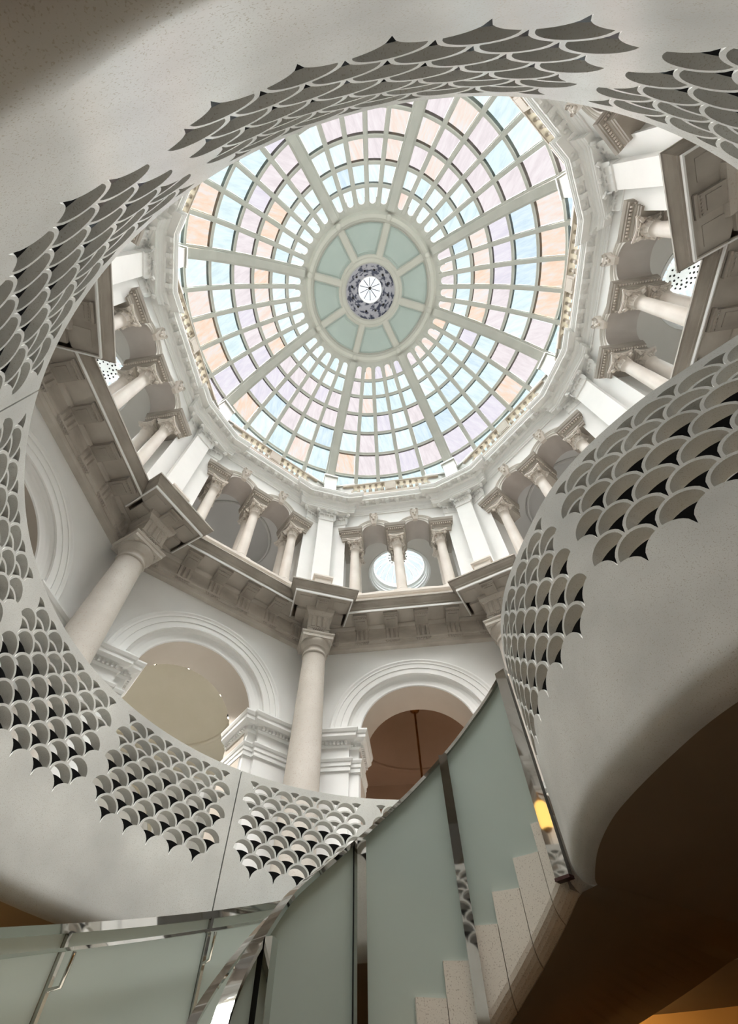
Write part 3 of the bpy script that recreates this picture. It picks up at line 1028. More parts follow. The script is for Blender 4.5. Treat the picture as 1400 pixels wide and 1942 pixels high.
# ------------------------------------------------------------------ glazed dome
ZC, RD = 15.5, 7.30
dome = tag(empty('ceiling'), 'glazed dome of tinted panes between white ribs', kind='structure')
def dp(R, th, az):
    return (R * math.sin(th) * math.cos(az), R * math.sin(th) * math.sin(az), ZC + R * math.cos(th))
TH = [math.asin(r / RD) for r in (2.86, 3.375, 3.975, 4.61, 5.25, 5.90, 6.51)] + [math.radians(79)]
MAINW, MINW = .42, .165
def bay(r, c):
    """angular limits of pane column c (0..4) at plan radius r, measured from the main rib"""
    wp = (PI / 4 - MAINW / r - 4 * MINW / r) / 5
    a0 = MAINW / 2 / r + c * (wp + MINW / r)
    return a0, a0 + wp
ROWS = {   # rows from the crown outwards, columns counter-clockwise from rib k
    4: ['lelop', 'wcccp', 'cccep', 'pwlcp', 'bwcpw', 'plppo', 'ccccc'],
    3: ['oeeep', 'cccww', 'lcccw', 'cbcbc', 'pcccb', 'polll', 'ccccl'],
    2: ['pepee', 'bcccw', 'eeoeo', 'lllpp', 'bbbcw', 'eooop', 'bbccc'],
    1: ['ewwww', 'wcwcc', 'pepwc', 'epppp', 'pepcp', 'cwcwp', 'bcccp'],
    0: ['wwwww', 'cbcww', 'wwepe', 'wpppe', 'cplpp', 'cpwcp', 'ccccc'],
    7: ['wwwww', 'cwwww', 'eoowp', 'pplpp', 'ccccl', 'oocbp', 'cwccc'],
    6: ['wwwww', 'cwwwc', 'oeeeo', 'lplpp', 'lccwc', 'looew', 'lcwcc'],
    5: ['wcwww', 'cwcww', 'plppp', 'pppll', 'bwpbl', 'cecwo', 'cccwc'],
}
pane_me = {}
def pane_mesh(row, c):
    t0, t1 = TH[row], TH[row + 1]
    hw_ = .05 if row else .03
    t0, t1 = t0 + (.055 / RD if row else 0), t1 - .055 / RD
    Rp = RD + .03
    mb = MB()
    if row == 0:
        # arched inner end
        pts = []
        r0 = RD * math.sin(t0)
        a0, a1 = bay(r0 + .1, c)
        am, ah = (a0 + a1) / 2, (a1 - a0) / 2
        for i in range(9):
            q = PI * i / 8
            pts.append(dp(Rp, t0 + (.12 - .12 * math.sin(q)) / RD, am - ah * math.cos(q)))
        b0, b1 = bay(RD * math.sin(t1), c)
        pts += [dp(Rp, t1, b1), dp(Rp, t1, b0)]
        n = len(pts)
        up = [tuple(Vector(p) + Vector(p).normalized() * .02) for p in pts]
        mb.add(pts, [tuple(range(n))])
        mb.add(up, [tuple(range(n - 1, -1, -1))])
    else:
        F = []
        for R_ in (Rp, Rp + .02):
            G_ = []
            for t in np.linspace(t0, t1, 4):
                a0, a1 = bay(RD * math.sin(t), c)
                G_.append([dp(R_, t, a0), dp(R_, t, (a0 + a1) / 2), dp(R_, t, a1)])
            mb.grid(G_, smooth=True, flip=R_ > Rp)
    return mb.mesh('pane', PANE['w'])
for row in range(7):
    for c in range(5):
        pane_me[row, c] = pane_mesh(row, c)
for k in range(8):
    for row in range(7):
        for c in range(5):
            o = inst(pane_me[row, c], 'pane', dome, CA(k))
            o.material_slots[0].link = 'OBJECT'
            o.material_slots[0].material = PANE[ROWS[k][row][c]]
def rib_section(width, r_in, r_out, steps):
    """bar along a meridian; cross-section given by (half width, radius) pairs"""
    half = [(width / 2 * f, R_) for f, R_ in steps]
    sec = half + [(-x, R_) for x, R_ in half[::-1]]
    F = []
    for t in np.linspace(r_in, r_out, 18):
        row = []
        for x, R_ in sec:
            p = Vector(dp(R_, t, 0))
            row.append((p.x, p.y + x, p.z))
        F.append(row)
    return F
mb = MB()
mb.section(rib_section(MAINW, TH[0] - .015, math.radians(74), [(1.0, RD + .005), (1.0, RD - .02), (.84, RD - .03), (.84, RD - .07), (.66, RD - .08), (.60, RD - .13)]))
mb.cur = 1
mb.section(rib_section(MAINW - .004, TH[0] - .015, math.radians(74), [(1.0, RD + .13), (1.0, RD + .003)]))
me_main = mb.mesh('dome_rib', M['rib'], M['side_shade'])
mb = MB()
mb.section(rib_section(MINW, TH[0] - .01, math.radians(79), [(1.0, RD + .005), (1.0, RD - .0), (.72, RD - .012), (.66, RD - .045)]))
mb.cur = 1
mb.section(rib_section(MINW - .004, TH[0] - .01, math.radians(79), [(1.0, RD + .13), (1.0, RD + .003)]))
me_min = mb.mesh('glazing_bar', M['rib'], M['side_shade'])
for k in range(8):
    inst(me_main, 'dome_rib', dome, CA(k))
    for c in range(4):
        r_ = 4.6
        a1 = bay(r_, c)[1] + MINW / 2 / r_
        inst(me_min, 'glazing_bar', dome, CA(k) + a1)
for j in range(1, 7):
    mb = MB()
    t = TH[j]
    d = .058 / RD
    prof = []
    def pr(q):
        return [(R_ * math.sin(t + e), ZC + R_ * math.cos(t + e)) for R_, e in q]
    mb.lathe(pr([(RD + .005, -d), (RD - .012, -d), (RD - .02, -d * .6), (RD - .02, d * .6), (RD - .012, d), (RD + .005, d)]), 160, smooth=False)
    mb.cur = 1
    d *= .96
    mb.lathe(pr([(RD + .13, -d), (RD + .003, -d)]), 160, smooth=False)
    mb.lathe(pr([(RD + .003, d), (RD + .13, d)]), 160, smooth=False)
    mb.build('glazing_ring', M['rib'], dome, mat2=M['side_shade'])
# crown: spandrels between the arched panes, moulded ring, sea-grey panels, cream ribs, pierced eye, lantern
mb = MB()
for k in range(8):
    for c in range(5):
        t0 = TH[0]
        r0 = RD * math.sin(t0)
        a0, a1 = bay(r0 + .1, c)
        am, ah = CA(k) + (a0 + a1) / 2, (a1 - a0) / 2
        P = []
        for i in range(9):
            q = PI * i / 8
            P.append([dp(RD + .0, t0 + (.12 - .12 * math.sin(q)) / RD, am - ah * math.cos(q)), dp(RD + .0, TH[0] - .035, am - ah * math.cos(q) * 1.0),
                      ])
        mb.grid(P, smooth=False)
        mb.grid([[p[0], tuple(Vector(p[0]) + Vector((0, 0, .05)))] for p in P], smooth=True)
# flat band between neighbouring arches
for k in range(8):
    for c in range(5):
        a0 = CA(k) + bay(RD * math.sin(TH[0]) + .1, c)[1]
        a1 = CA(k) + bay(RD * math.sin(TH[0]) + .1, c + 1)[0] if c < 4 else CA(k + 1) + bay(RD * math.sin(TH[0]) + .1, 0)[0]
        mb.grid([[dp(RD + .0, TH[0] + .03, x), dp(RD + .0, TH[0] - .035, x)] for x in (a0, a1)], smooth=False)
mb.build('crown_spandrels', M['rib'], dome)
mb = MB()
def on(r): return ZC + math.sqrt((RD + .04) ** 2 - r * r)
mb.lathe([(2.62, on(2.62)), (2.74, on(2.74) - .02), (2.66, on(2.66) - .05), (2.60, 22.20), (2.56, 22.15), (2.44, 22.15), (2.41, 22.18), (2.36, 22.22), (2.34, 22.32), (2.30, 22.34)], 128, smooth=False)
mb.build('crown_ring', M['crown_cream'], dome)
mb = MB()
mb.lathe([(1.30, 22.44), (1.30, 22.36), (1.26, 22.33), (1.20, 22.34), (1.16, 22.30), (1.05, 22.30), (1.02, 22.33), (.995, 22.36), (.995, 22.5)], 96, smooth=False)
mb.build('eye_ring', M['crown_cream'], dome)
mb = MB()
F = []
for r_ in (1.22, 2.40):
    z = 22.40 - (r_ - 1.2) * .07
    F.append([(r_, -.14, z + .06), (r_, -.14, z - .03), (r_, -.10, z - .07), (r_, .10, z - .07), (r_, .14, z - .03), (r_, .14, z + .06)])
mb.section(F)
me_cr = mb.mesh('crown_rib', M['crown_cream'])
mb = MB()
mb.lathe([(.001, 22.11), (.06, 22.11), (.10, 22.125), (.115, 22.16)], 16, 2.51, 0)
me_ros = mb.mesh('rosette', M['crown_cream'])
mb = MB()
S = 14
hwd = PI / 8
P = [[(r_ * math.cos(u), r_ * math.sin(u), 22.42 - (r_ - 1.2) * .07) for r_ in (1.2, 1.8, 2.4)] for u in np.linspace(-hwd, hwd, S)]
mb.grid(P)
me_cp = mb.mesh('crown_panel', M['crown'])
mb = MB()
# frame mould around the panel
def fr(r_, u, e): return (r_ * math.cos(u), r_ * math.sin(u), 22.42 - (r_ - 1.2) * .07 - e)
def edge(e):
    i0, o0 = 1.36 + e, 2.32 - e
    ui, uo = math.asin((.17 + e) / i0), math.asin((.17 + e) / o0)
    A = [(i0, u) for u in np.linspace(-hwd + ui, hwd - ui, 10)]
    B = [(o0, u) for u in np.linspace(hwd - uo, -hwd + uo, 12)]
    return A + B
E0, E1, E2 = edge(0), edge(.03), edge(.06)
mb.grid([[fr(*p, .0) for p in E0], [fr(*p, .03) for p in E1], [fr(*p, .0) for p in E2]], cv=True)
me_cf = mb.mesh('panel_mould', M['crown'])
for k in range(8):
    inst(me_cr, 'crown_rib', dome, CA(k))
    inst(me_ros, 'rosette', dome, CA(k))
    pnl = inst(me_cp, 'crown_panel', dome, FA(k))
    inst(me_cf, 'panel_mould', pnl)
mb = MB()
mb.lathe([(1.0, 22.40), (.98, 22.45), (.50, 23.12), (.47, 23.14)], 72)
mb.build('pierced_eye_plate', M['bluegrey'], dome)
mb = MB()
for i in range(12):
    u = 2 * PI * (i + .3) / 12
    r_ = .76
    z = 22.40 + (1.0 - r_) / .5 * .72 - .03
    mb.lathe([(.001, z), (.045, z), (.05, z + .05)], 10, r_ * math.cos(u), r_ * math.sin(u), smooth=False)
o = mb.build('eye_holes', M['dark'], dome)
o['kind'] = 'stuff'
mb = MB()
mb.lathe([(.50, 23.08), (.47, 23.10), (.46, 23.16), (.455, 23.6), (.43, 23.62)], 48, smooth=False)
mb.build('lantern_tube', M['plaster_grey'], dome)
mb = MB()
mb.lathe([(.001, 23.72), (.46, 23.60)], 40)
mb.build('lantern_glass', M['skyglass'], dome)
mb = MB()
mb.lathe([(.001, 23.62), (.06, 23.63), (.08, 23.68), (.05, 23.71)], 16)
mb.build('lantern_hub', M['dark'], dome)
mb = MB()
mb.tube([(.05, 0, 23.69), (.45, 0, 23.60)], .014, 6)
me_sp = mb.mesh('lantern_bar', M['dark'])
for i in range(10):
    inst(me_sp, 'lantern_bar', dome, 2 * PI * i / 10 + .2)
# outer drum closing the dome foot
mb = MB()
mb.lathe([(7.32, 16.0), (7.32, 17.0)], 64)
mb.lathe([(6.0, 16.0), (7.35, 16.0)], 64, smooth=False)
mb.build('dome_kerb', M['plaster_grey'], dome)


# ================================================================== OBJECTS
# ------------------------------------------------------------------ tall Doric columns at the octagon corners
def doric():
    r = {}
    mb = MB()
    prof = [(.45, 1.98), (.455, 2.03), (.44, 2.08), (.40, 2.11), (.385, 2.16), (.37, 2.20)]
    for z in np.linspace(2.3, 7.5, 14):
        u = (z - 2.3) / 5.2
        prof.append((.372 - .110 * (u ** 1.25), z))
    mb.lathe(prof, 40)
    r['shaft'] = mb.mesh('shaft', M['stone'])
    mb = MB()
    mb.box(-.48, .48, -.48, .48, 1.70, 1.90)
    mb.lathe([(.47, 1.90), (.50, 1.94), (.47, 1.98), (.40, 1.98)], 40)
    r['base'] = mb.mesh('base', M['stone'])
    mb = MB()
    mb.lathe([(.262, 7.48), (.285, 7.49), (.292, 7.515), (.285, 7.54), (.264, 7.55), (.262, 7.66), (.285, 7.67), (.292, 7.69), (.30, 7.71), (.33, 7.76), (.352, 7.81), (.358, 7.86), (.345, 7.88)], 40)
    r['cap'] = mb.mesh('capital', M['stone'])
    mb = MB()
    mb.box(-.365, .365, -.365, .365, 7.87, 7.96)
    q = [(.365, .365), (-.365, .365), (-.365, -.365), (.365, -.365), (.365, .365)]
    sweep(mb, q[:4] + [q[4]], [(0, 7.955), (.012, 7.96), (.03, 7.99), (.03, 8.02), (-.1, 8.045)])
    mb.box(-.36, .36, -.36, .36, 7.95, 8.04)
    for x in (-.27, .27):
        for y in (-.27, .27):
            mb.lathe([(.001, 7.845), (.02, 7.845), (.03, 7.86), (.045, 7.852), (.055, 7.87)], 10, x, y)
    r['abacus'] = mb.mesh('abacus', M['stone'])
    return r
DR = doric()
DL = {3: 'tall stone Doric column at the octagon corner behind the bulging pierced wall', 4: 'tall stone Doric column right of the brown-room arch, cut off by the bulging wall',
      5: 'tall pale stone Doric column in full view between the beige arch and the brown-room arch', 6: 'tall pale stone Doric column left of the beige spotlit arch, leaning in perspective',
      7: 'tall stone Doric column at the left edge behind the pierced rim'}
for k in (4, 5, 6):
    a = CA(k)
    o = tag(empty('doric_column', (5.885 * math.cos(a), 5.885 * math.sin(a), 0), a), DL[k], 'column', 'Doric columns at the octagon corners', 'thing')
    for p, nm in (('base', 'base'), ('shaft', 'shaft'), ('cap', 'capital'), ('abacus', 'abacus')):
        inst(DR[p], nm, o)

# ------------------------------------------------------------------ gallery columns
def gal_col():
    r = {}
    mb = MB()
    prof = [(.16, 10.55)]
    for z in np.linspace(10.6, 12.82, 9):
        u = (z - 10.6) / 2.2
        prof.append((.160 - .022 * u ** 1.3, z))
    prof += [(.152, 12.83), (.156, 12.85), (.15, 12.87), (.138, 12.88)]
    mb.lathe(prof, 24)
    r['shaft'] = mb.mesh('shaft', M['stone_gal'])
    mb = MB()
    mb.box(-.24, .24, -.24, .24, 10.29, 10.40)
    mb.lathe([(.23, 10.40), (.235, 10.43), (.22, 10.46), (.185, 10.48), (.185, 10.50), (.20, 10.52), (.19, 10.55), (.16, 10.56)], 24)
    r['base'] = mb.mesh('base', M['stone_gal'])
    mb = MB()
    mb.lathe([(.135, 12.88), (.14, 13.0), (.155, 13.12), (.19, 13.2)], 20)
    for i in range(8):
        an = 2 * PI * i / 8
        leaf(mb, 0, 0, an, 12.885, .17, .115, .055, .135, .014)
        leaf(mb, 0, 0, an + PI / 8, 12.92, .23, .105, .07, .135, .014)
    for i in range(4):
        an = PI / 4 + PI / 2 * i
        volute(mb, .235 * math.cos(an), .235 * math.sin(an), 13.165, an, .062, .06)
        an = PI / 2 * i
        mb.lathe([(.001, 13.17), (.03, 13.18), (.036, 13.22), (.02, 13.26), (.001, 13.27)], 8, .185 * math.cos(an), .185 * math.sin(an))
        mb.tube([(.17 * math.cos(an) - .12 * math.sin(an) * q, .17 * math.sin(an) + .12 * math.cos(an) * q, 13.175) for q in (-1, 0, 1)], .028, 8)
    # abacus with hollowed sides
    q = []
    for i in range(4):
        an = PI / 2 * i
        for u in (-1, -.5, 0, .5, 1):
            d = .195 + .055 * u * u
            t = .25 * u * .92
            q.append((d * math.cos(an) - t * math.sin(an), d * math.sin(an) + t * math.cos(an)))
    mb.prism(q, 13.225, 13.285)
    mb.prism([(x * 1.06, y * 1.06) for x, y in q], 13.265, 13.30)
    r['cap'] = mb.mesh('capital', M['stone_gal'])
    return r
GC = gal_col()
TN = {-1.42: 'on the right side', 0: 'in the middle', 1.42: 'on the left side'}
BAYN = {4: 'in the skylit bay over the brown-room arch', 5: 'in the grey-vaulted bay over the beige arch', 3: 'in the grey-vaulted bay above the bulging wall',
        6: 'in the gallery bay at the far left', 2: 'in the gallery bay at the far right'}
for k in (2, 3, 4, 5, 6):
    a = FA(k)
    for t in (-1.42, 0, 1.42):
        for n in (6.22, 6.80):
            if k in (3,) and n > 6.5:
                continue
            o = tag(empty('gallery_column', rl(a, n, t, 0), a),
                    '%s gallery column %s, %s' % ('front' if n < 6.5 else 'rear', TN[t], BAYN[k]), 'column', 'paired gallery columns', 'thing')
            for p, nm in (('base', 'base'), ('shaft', 'shaft'), ('cap', 'capital')):
                inst(GC[p], nm, o)

# ------------------------------------------------------------------ balustrades at the foot of the dome
def bal():
    r = {}
    mb = MB()
    prof = [(.045, 16.46), (.06, 16.46), (.06, 16.50), (.035, 16.52), (.045, 16.56), (.072, 16.64), (.075, 16.70), (.06, 16.80), (.036, 16.92), (.032, 16.98), (.045, 17.0), (.045, 17.02), (.06, 17.04), (.06, 17.09)]
    mb.lathe(prof, 10)
    r['baluster'] = mb.mesh('baluster', M['stone_bal'])
    mb = MB()
    mould_t(mb, [(6.18, 17.08), (5.97, 17.08), (5.95, 17.11), (5.95, 17.18), (5.98, 17.23), (6.15, 17.23), (6.18, 17.18), (6.18, 17.08)], -1.9, 1.9)
    r['rail'] = mb.mesh('rail', M['stone_bal'])
    mb = MB()
    mould_t(mb, [(6.16, 16.0), (5.96, 16.0), (5.96, 16.40), (5.98, 16.46), (6.16, 16.46), (6.16, 16.0)], -1.9, 1.9)
    r['plinth'] = mb.mesh('plinth', M['stone_bal'])
    mb = MB()
    mb.box(5.955, 6.17, -.215, .215, 16.44, 17.10)
    mb.box(5.945, 5.955, -.15, .15, 16.52, 17.02)
    r['ped'] = mb.mesh('pedestal', M['stone_bal'])
    return r
BL = bal()
for k in (2, 3, 4, 5, 6, 1, 7):
    a = FA(k)
    o = tag(empty('roof_balustrade', (0, 0, 0), a), 'small stone balustrade at the dome foot ' + WHERE[k], 'balustrade', 'balustrades round the dome')
    for nm in ('rail', 'plinth'):
        inst(BL[nm], nm, o)
    inst(BL['ped'], 'pedestal', o)
    for sg in (-1, 1):
        for i in range(6):
            inst(BL['baluster'], 'baluster', o, 0, (6.06, sg * (.33 + .235 * i), 0))

# ------------------------------------------------------------------ pierced balustrade panels
RS_, RZ_ = math.radians(4.78) * R_RING / 2, .1215
ZT0 = 1.775
def cell_outline(n):
    """holes of a fish-scale cell in units (s / RS, z / RZ) about its tip"""
    rho = .845
    def upper():
        # own circle (0,1) radius rho outside the neighbour circles (+-1,0) radius 1
        best = None
        for a in np.linspace(-.6, 1.2, 721):
            x, z = rho * math.cos(a), 1 + rho * math.sin(a)
            if (x - 1) ** 2 + z ** 2 >= 1:
                best = a
                break
        return best
    a0 = upper()
    xr, zr = rho * math.cos(a0), 1 + rho * math.sin(a0)
    cz, cr = -.067, 1.017
    def nb(x):   # neighbour circle height at |x|
        return math.sqrt(max(0, 1 - (1 - abs(x)) ** 2))
    out = []
    top = [(rho * math.cos(a), 1 + rho * math.sin(a)) for a in np.linspace(a0, PI - a0, 17)]
    if n <= 4:
        xs = np.linspace(xr, 0, 9)
        left = [(-x, nb(x)) for x in xs[1:]]
        right = [(x, nb(x)) for x in xs[::-1][1:-1]]
        out.append(top + left + right)
    else:
        if n < 7:
            c2 = cr + .14
            xi = None
            for x in np.linspace(.3, xr, 400):
                if cz + math.sqrt(c2 * c2 - x * x) <= nb(x) + 1e-4:
                    xi = x
                    break
            xi = xi or xr * .98
            bar = [(x, cz + math.sqrt(c2 * c2 - x * x)) for x in np.linspace(-xi, xi, 11)]
            l = [(-x, nb(x)) for x in np.linspace(xr, xi, 4)[1:-1]]
            rr = [(x, nb(x)) for x in np.linspace(xi, xr, 4)[1:-1]]
            out.append(top + l + bar + rr)
        out.append(dart_outline())
    return out
def dart_outline(big=False):
    cz, cr, xi = (-.48, 1.52, .60) if big else (-.067, 1.017, .455)
    def nb(x): return math.sqrt(max(0, 1 - (1 - abs(x)) ** 2))
    return [(x, cz + math.sqrt(cr * cr - x * x)) for x in np.linspace(xi, -xi, 9)] + [(-x, nb(x)) for x in np.linspace(xi, 0, 8)[1:]] + [(x, nb(x)) for x in np.linspace(0, xi, 8)[1:-1]]
OUTL = {n: cell_outline(n) for n in range(8)}
TH_P = .10
def pierced_panel(name, fn, s0, s1, cells, parent, rs):
    z0, z1 = 1.26, Z_RIM
    verts, edges = [], []
    loops = []
    def loop(pts):
        b = len(verts)
        verts.extend(pts)
        edges.extend((b + i, b + (i + 1) % len(pts)) for i in range(len(pts)))
        loops.append(pts)
    ns = max(2, int((s1 - s0) / .06))
    S_ = [s0 + (s1 - s0) * i / ns for i in range(ns + 1)]
    outer = [(x, z0) for x in S_] + [(x, z1) for x in S_[::-1]]
    loop(outer)
    occupied = []
    for sc, n in cells:
        zt = ZT0 + n * RZ_
        for o in OUTL[n]:
            loop([(sc + x * rs, zt + z * RZ_) for x, z in o])
        occupied.append((sc, zt + RZ_))
    # interior points keep the curved face smooth
    oc = np.array(occupied) if occupied else np.zeros((0, 2))
    for x in S_[1:-1]:
        for z in (1.36, 1.48, 1.60, 1.70):
            verts.append((x, z))
        for z in np.arange(1.82, 2.8, .12):
            if len(oc) == 0 or np.min(((oc[:, 0] - x) / (rs * 1.1)) ** 2 + ((oc[:, 1] - z) / (RZ_ * 1.15)) ** 2) > 1:
                verts.append((x, z))
    r = delaunay_2d_cdt([Vector(v) for v in verts], edges, [], 0, 1e-6)
    V, F = r[0], [f for f in r[2] if len(f) == 3]
    A_ = np.array([(v.x, v.y) for v in V])
    Fn = np.array(F)
    cen = A_[Fn].mean(axis=1)
    keep = np.ones(len(F), bool)
    for lp in loops[1:]:
        L_ = np.array(lp)
        lo_, hi_ = L_.min(0), L_.max(0)
        idx = np.where((cen > lo_).all(1) & (cen < hi_).all(1))[0]
        if len(idx) == 0:
            continue
        q = cen[idx]
        ins = np.zeros(len(idx), bool)
        for (x0, y0), (x1, y1) in zip(lp, lp[1:] + lp[:1]):
            if y0 != y1:
                ins ^= ((y0 > q[:, 1]) != (y1 > q[:, 1])) & (q[:, 0] < (x1 - x0) * (q[:, 1] - y0) / (y1 - y0) + x0)
        keep[idx[ins]] = False
    F = [tuple(int(i) for i in f) for f, kk in zip(F, keep) if kk]
    mb = MB()
    def P(s, z, d):
        x, y, nx, ny = fn(s)
        return (x + nx * d, y + ny * d, z)
    mb.add([P(v.x, v.y, 0) for v in V], F, True)
    mb.add([P(v.x, v.y, TH_P) for v in V], [f[::-1] for f in F], True)
    for lp in loops:
        lp = lp + [lp[0]]
        mb.grid([[P(x, z, 0), P(x, z, TH_P)] for x, z in lp], smooth=len(lp) < 60)
    # rounded lower edge turning into the soffit
    prof = [(0, 1.26), (0, 1.21), (.008, 1.165), (.028, 1.128), (.062, 1.106), (.10, Z_SOF)]
    mb.grid([[P(s, z, d) for d, z in prof] for s in S_])
    return mb.build(name, M['terrazzo'], parent)

dm = MB()
DO = [(x * RS_ * .995, z * RZ_ * .995) for x, z in dart_outline(True)]
n_ = len(DO)
dm.add([(x, 0, z) for x, z in DO] + [(x, .012, z) for x, z in DO],
       [tuple(range(n_)), tuple(range(2 * n_ - 1, n_ - 1, -1))] + [(i, n_ + i, n_ + (i + 1) % n_, (i + 1) % n_) for i in range(n_)])
ME_DART = dm.mesh('dart_inlay', M['dart'])
def darts(fn, cells, parent):
    for sc, n in cells:
        if n <= 4:
            x, y, nx, ny = fn(sc)
            inst(ME_DART, 'dart_inlay', parent, math.atan2(ny, nx) - PI / 2, (x + nx * .012, y + ny * .012, ZT0 + n * RZ_ + .0005))

def cluster(s_first, pitch, ncol, lo=0):
    out = []
    for n in range(lo, 8):
        if n % 2:
            out += [(s_first + pitch * j, n) for j in range(ncol)]
        else:
            out += [(s_first + pitch * (j + .5), n) for j in range(ncol - 1)]
    return out
DEG = PI / 180 * R_RING
RL = {0: 'pierced terrazzo balustrade panel on the far side, half covered by the glass stair guard', 1: 'pierced terrazzo balustrade panel round the left side below the spotlit arch',
      2: 'pierced terrazzo balustrade panel curving overhead along the top of the view'}
for j in range(3):
    g0 = 34.5 + 90 * j
    cells = []
    for q in range(3):
        cells += cluster((g0 + 3.55 + q * 29.5) * DEG, 4.78 * DEG, 6)
    o = tag(empty('pierced_balustrade'), RL[j], 'balustrade', 'pierced balustrade panels round the stair opening')
    pierced_panel('panel', ringp, (g0 + .12) * DEG, (g0 + 89.88) * DEG, cells, o, RS_)
    darts(ringp, cells, o)
    mb = MB()
    for g in (g0,):
        a = math.radians(g)
        c, s_ = math.cos(a), math.sin(a)
        mb.add([((R_RING + .02) * c + s_ * .02, (R_RING + .02) * s_ - c * .02, 1.15), ((R_RING + .02) * c - s_ * .02, (R_RING + .02) * s_ + c * .02, 1.15),
                ((R_RING + .02) * c - s_ * .02, (R_RING + .02) * s_ + c * .02, 2.80), ((R_RING + .02) * c + s_ * .02, (R_RING + .02) * s_ - c * .02, 2.80),
                ((R_RING + .05) * c + s_ * .02, (R_RING + .05) * s_ - c * .02, 1.15), ((R_RING + .05) * c - s_ * .02, (R_RING + .05) * s_ + c * .02, 1.15),
                ((R_RING + .05) * c - s_ * .02, (R_RING + .05) * s_ + c * .02, 2.80), ((R_RING + .05) * c + s_ * .02, (R_RING + .05) * s_ - c * .02, 2.80)],
               [(0, 1, 2, 3), (7, 6, 5, 4), (0, 4, 5, 1), (2, 6, 7, 3), (0, 3, 7, 4), (1, 5, 6, 2)])
    mb.build('joint_seal', M['dark'], o)
cells = cluster(.476, .2455, 6) + [c for c in cluster(1.987, .2465, 7) if c[0] < BS[-1] - .12]
o = tag(empty('pierced_balustrade'), 'bulging pierced terrazzo balustrade wall of the landing on the right', 'balustrade', 'pierced balustrade panels round the stair opening')
pierced_panel('panel', bul, .01, BS[-1] - .005, cells, o, .1232)
darts(bul, cells, o)

# ------------------------------------------------------------------ spiral stair
st = tag(empty('spiral_stair'), 'pale terrazzo spiral stair of solid steps rising to the right', 'stair')
RI, RO = 1.0, 2.965
def zsof(phi): return .549 - .01705 * (phi - 68.2)
RISE, TREAD = .172, 10.5
for j in range(-13, 6):
    f1, f0 = 96.3 - TREAD * j - .12, 96.3 - TREAD * (j + 1) + .12
    zt = .66 + RISE * j
    mb = MB()
    F = []
    for f in np.linspace(f0, f1, 5):
        a = math.radians(f)
        zs = max(zsof(f), ZB)
        e = min(.13, max(.01, (zt - zs) * .4))
        sec = [(RI, zt)] + [(RI + e * (1 - math.cos(q)), zs + e * (1 - math.sin(q))) for q in np.linspace(0, PI / 2, 7)] + [(RO, zs), (RO, zt)]
        F.append([(r_ * math.cos(a), r_ * math.sin(a), z) for r_, z in sec])
    mb.section(F)
    mb.build('step', M['step'], st)

mb = MB()
F = []
for f in np.linspace(27, 165, 70):
    a = math.radians(f)
    z = min(max(zsof(f), ZB) - .018, 1.084 + max(0, 36 - f) / 9 * .0145)
    F.append([(r_ * math.cos(a), r_ * math.sin(a), z + e) for r_, e in ((RI + .10, .016), (RI + .15, 0), (RO - .005, 0), (RO - .003, .006))])
mb.grid(F)
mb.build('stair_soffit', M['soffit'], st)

# ------------------------------------------------------------------ glass guards of the stair
def zrail(phi):      # top of the inner guard
    return np.interp(phi, [30, 36, 38.2, 57.3, 74.8, 93.8, 111.4, 128.4, 145.8, 155.8, 163.4, 235], [2.81, 2.79, 2.775, 2.49, 2.19, 1.86, 1.56, 1.285, 1.02, .83, .69, -.50])
def zcapo(phi):
    return 1.565 - .0141 * (phi - 112.6)
def curved_slab(mb, r0, r1, f0, f1, zb, zt, step=2.0):
    F = []
    for f in np.linspace(f0, f1, max(3, int(abs(f1 - f0) / step))):
        a = math.radians(f)
        F.append([(r_ * math.cos(a), r_ * math.sin(a), z) for r_, z in ((r0, zb(f)), (r1, zb(f)), (r1, zt(f)), (r0, zt(f)))])
    P = F
    for j in range(4):
        mb.grid([[p[j], p[(j + 1) % 4]] for p in P], smooth=True)
    mb.add(P[0], [(0, 1, 2, 3)])
    mb.add(P[-1], [(3, 2, 1, 0)])
gi = tag(empty('glass_stair_guard'), 'inner frosted glass stair guard with steel posts sweeping up to the landing', 'stair guard')
POSTS = [36.0, 74.9, 116.2, 158.7, 201.0]
for f0, f1 in zip(POSTS, POSTS[1:]):
    mb = MB()
    curved_slab(mb, 1.03, 1.046, f0 + .5, f1 - .5, lambda f: max(zsof(f) + .40, ZB), lambda f: zrail(f) - .012)
    mb.build('glass_panel', M['glass'], gi)
def bar_frames(r0, r1, z0f, z1f, f0, f1, step=1.5):
    F = []
    for f in np.linspace(f0, f1, int(abs(f1 - f0) / step) + 2):
        a = math.radians(f)
        F.append([(r_ * math.cos(a), r_ * math.sin(a), z) for r_, z in ((r0, z0f(f)), (r1, z0f(f)), (r1, z1f(f)), (r0, z1f(f)))])
    return F
mb = MB()
curved_slab(mb, 1.0, 1.065, 34.5, 215, lambda f: zrail(f) - .035, lambda f: zrail(f) + .0, 1.5)
mb.build('cap_rail', M['chrome'], gi)
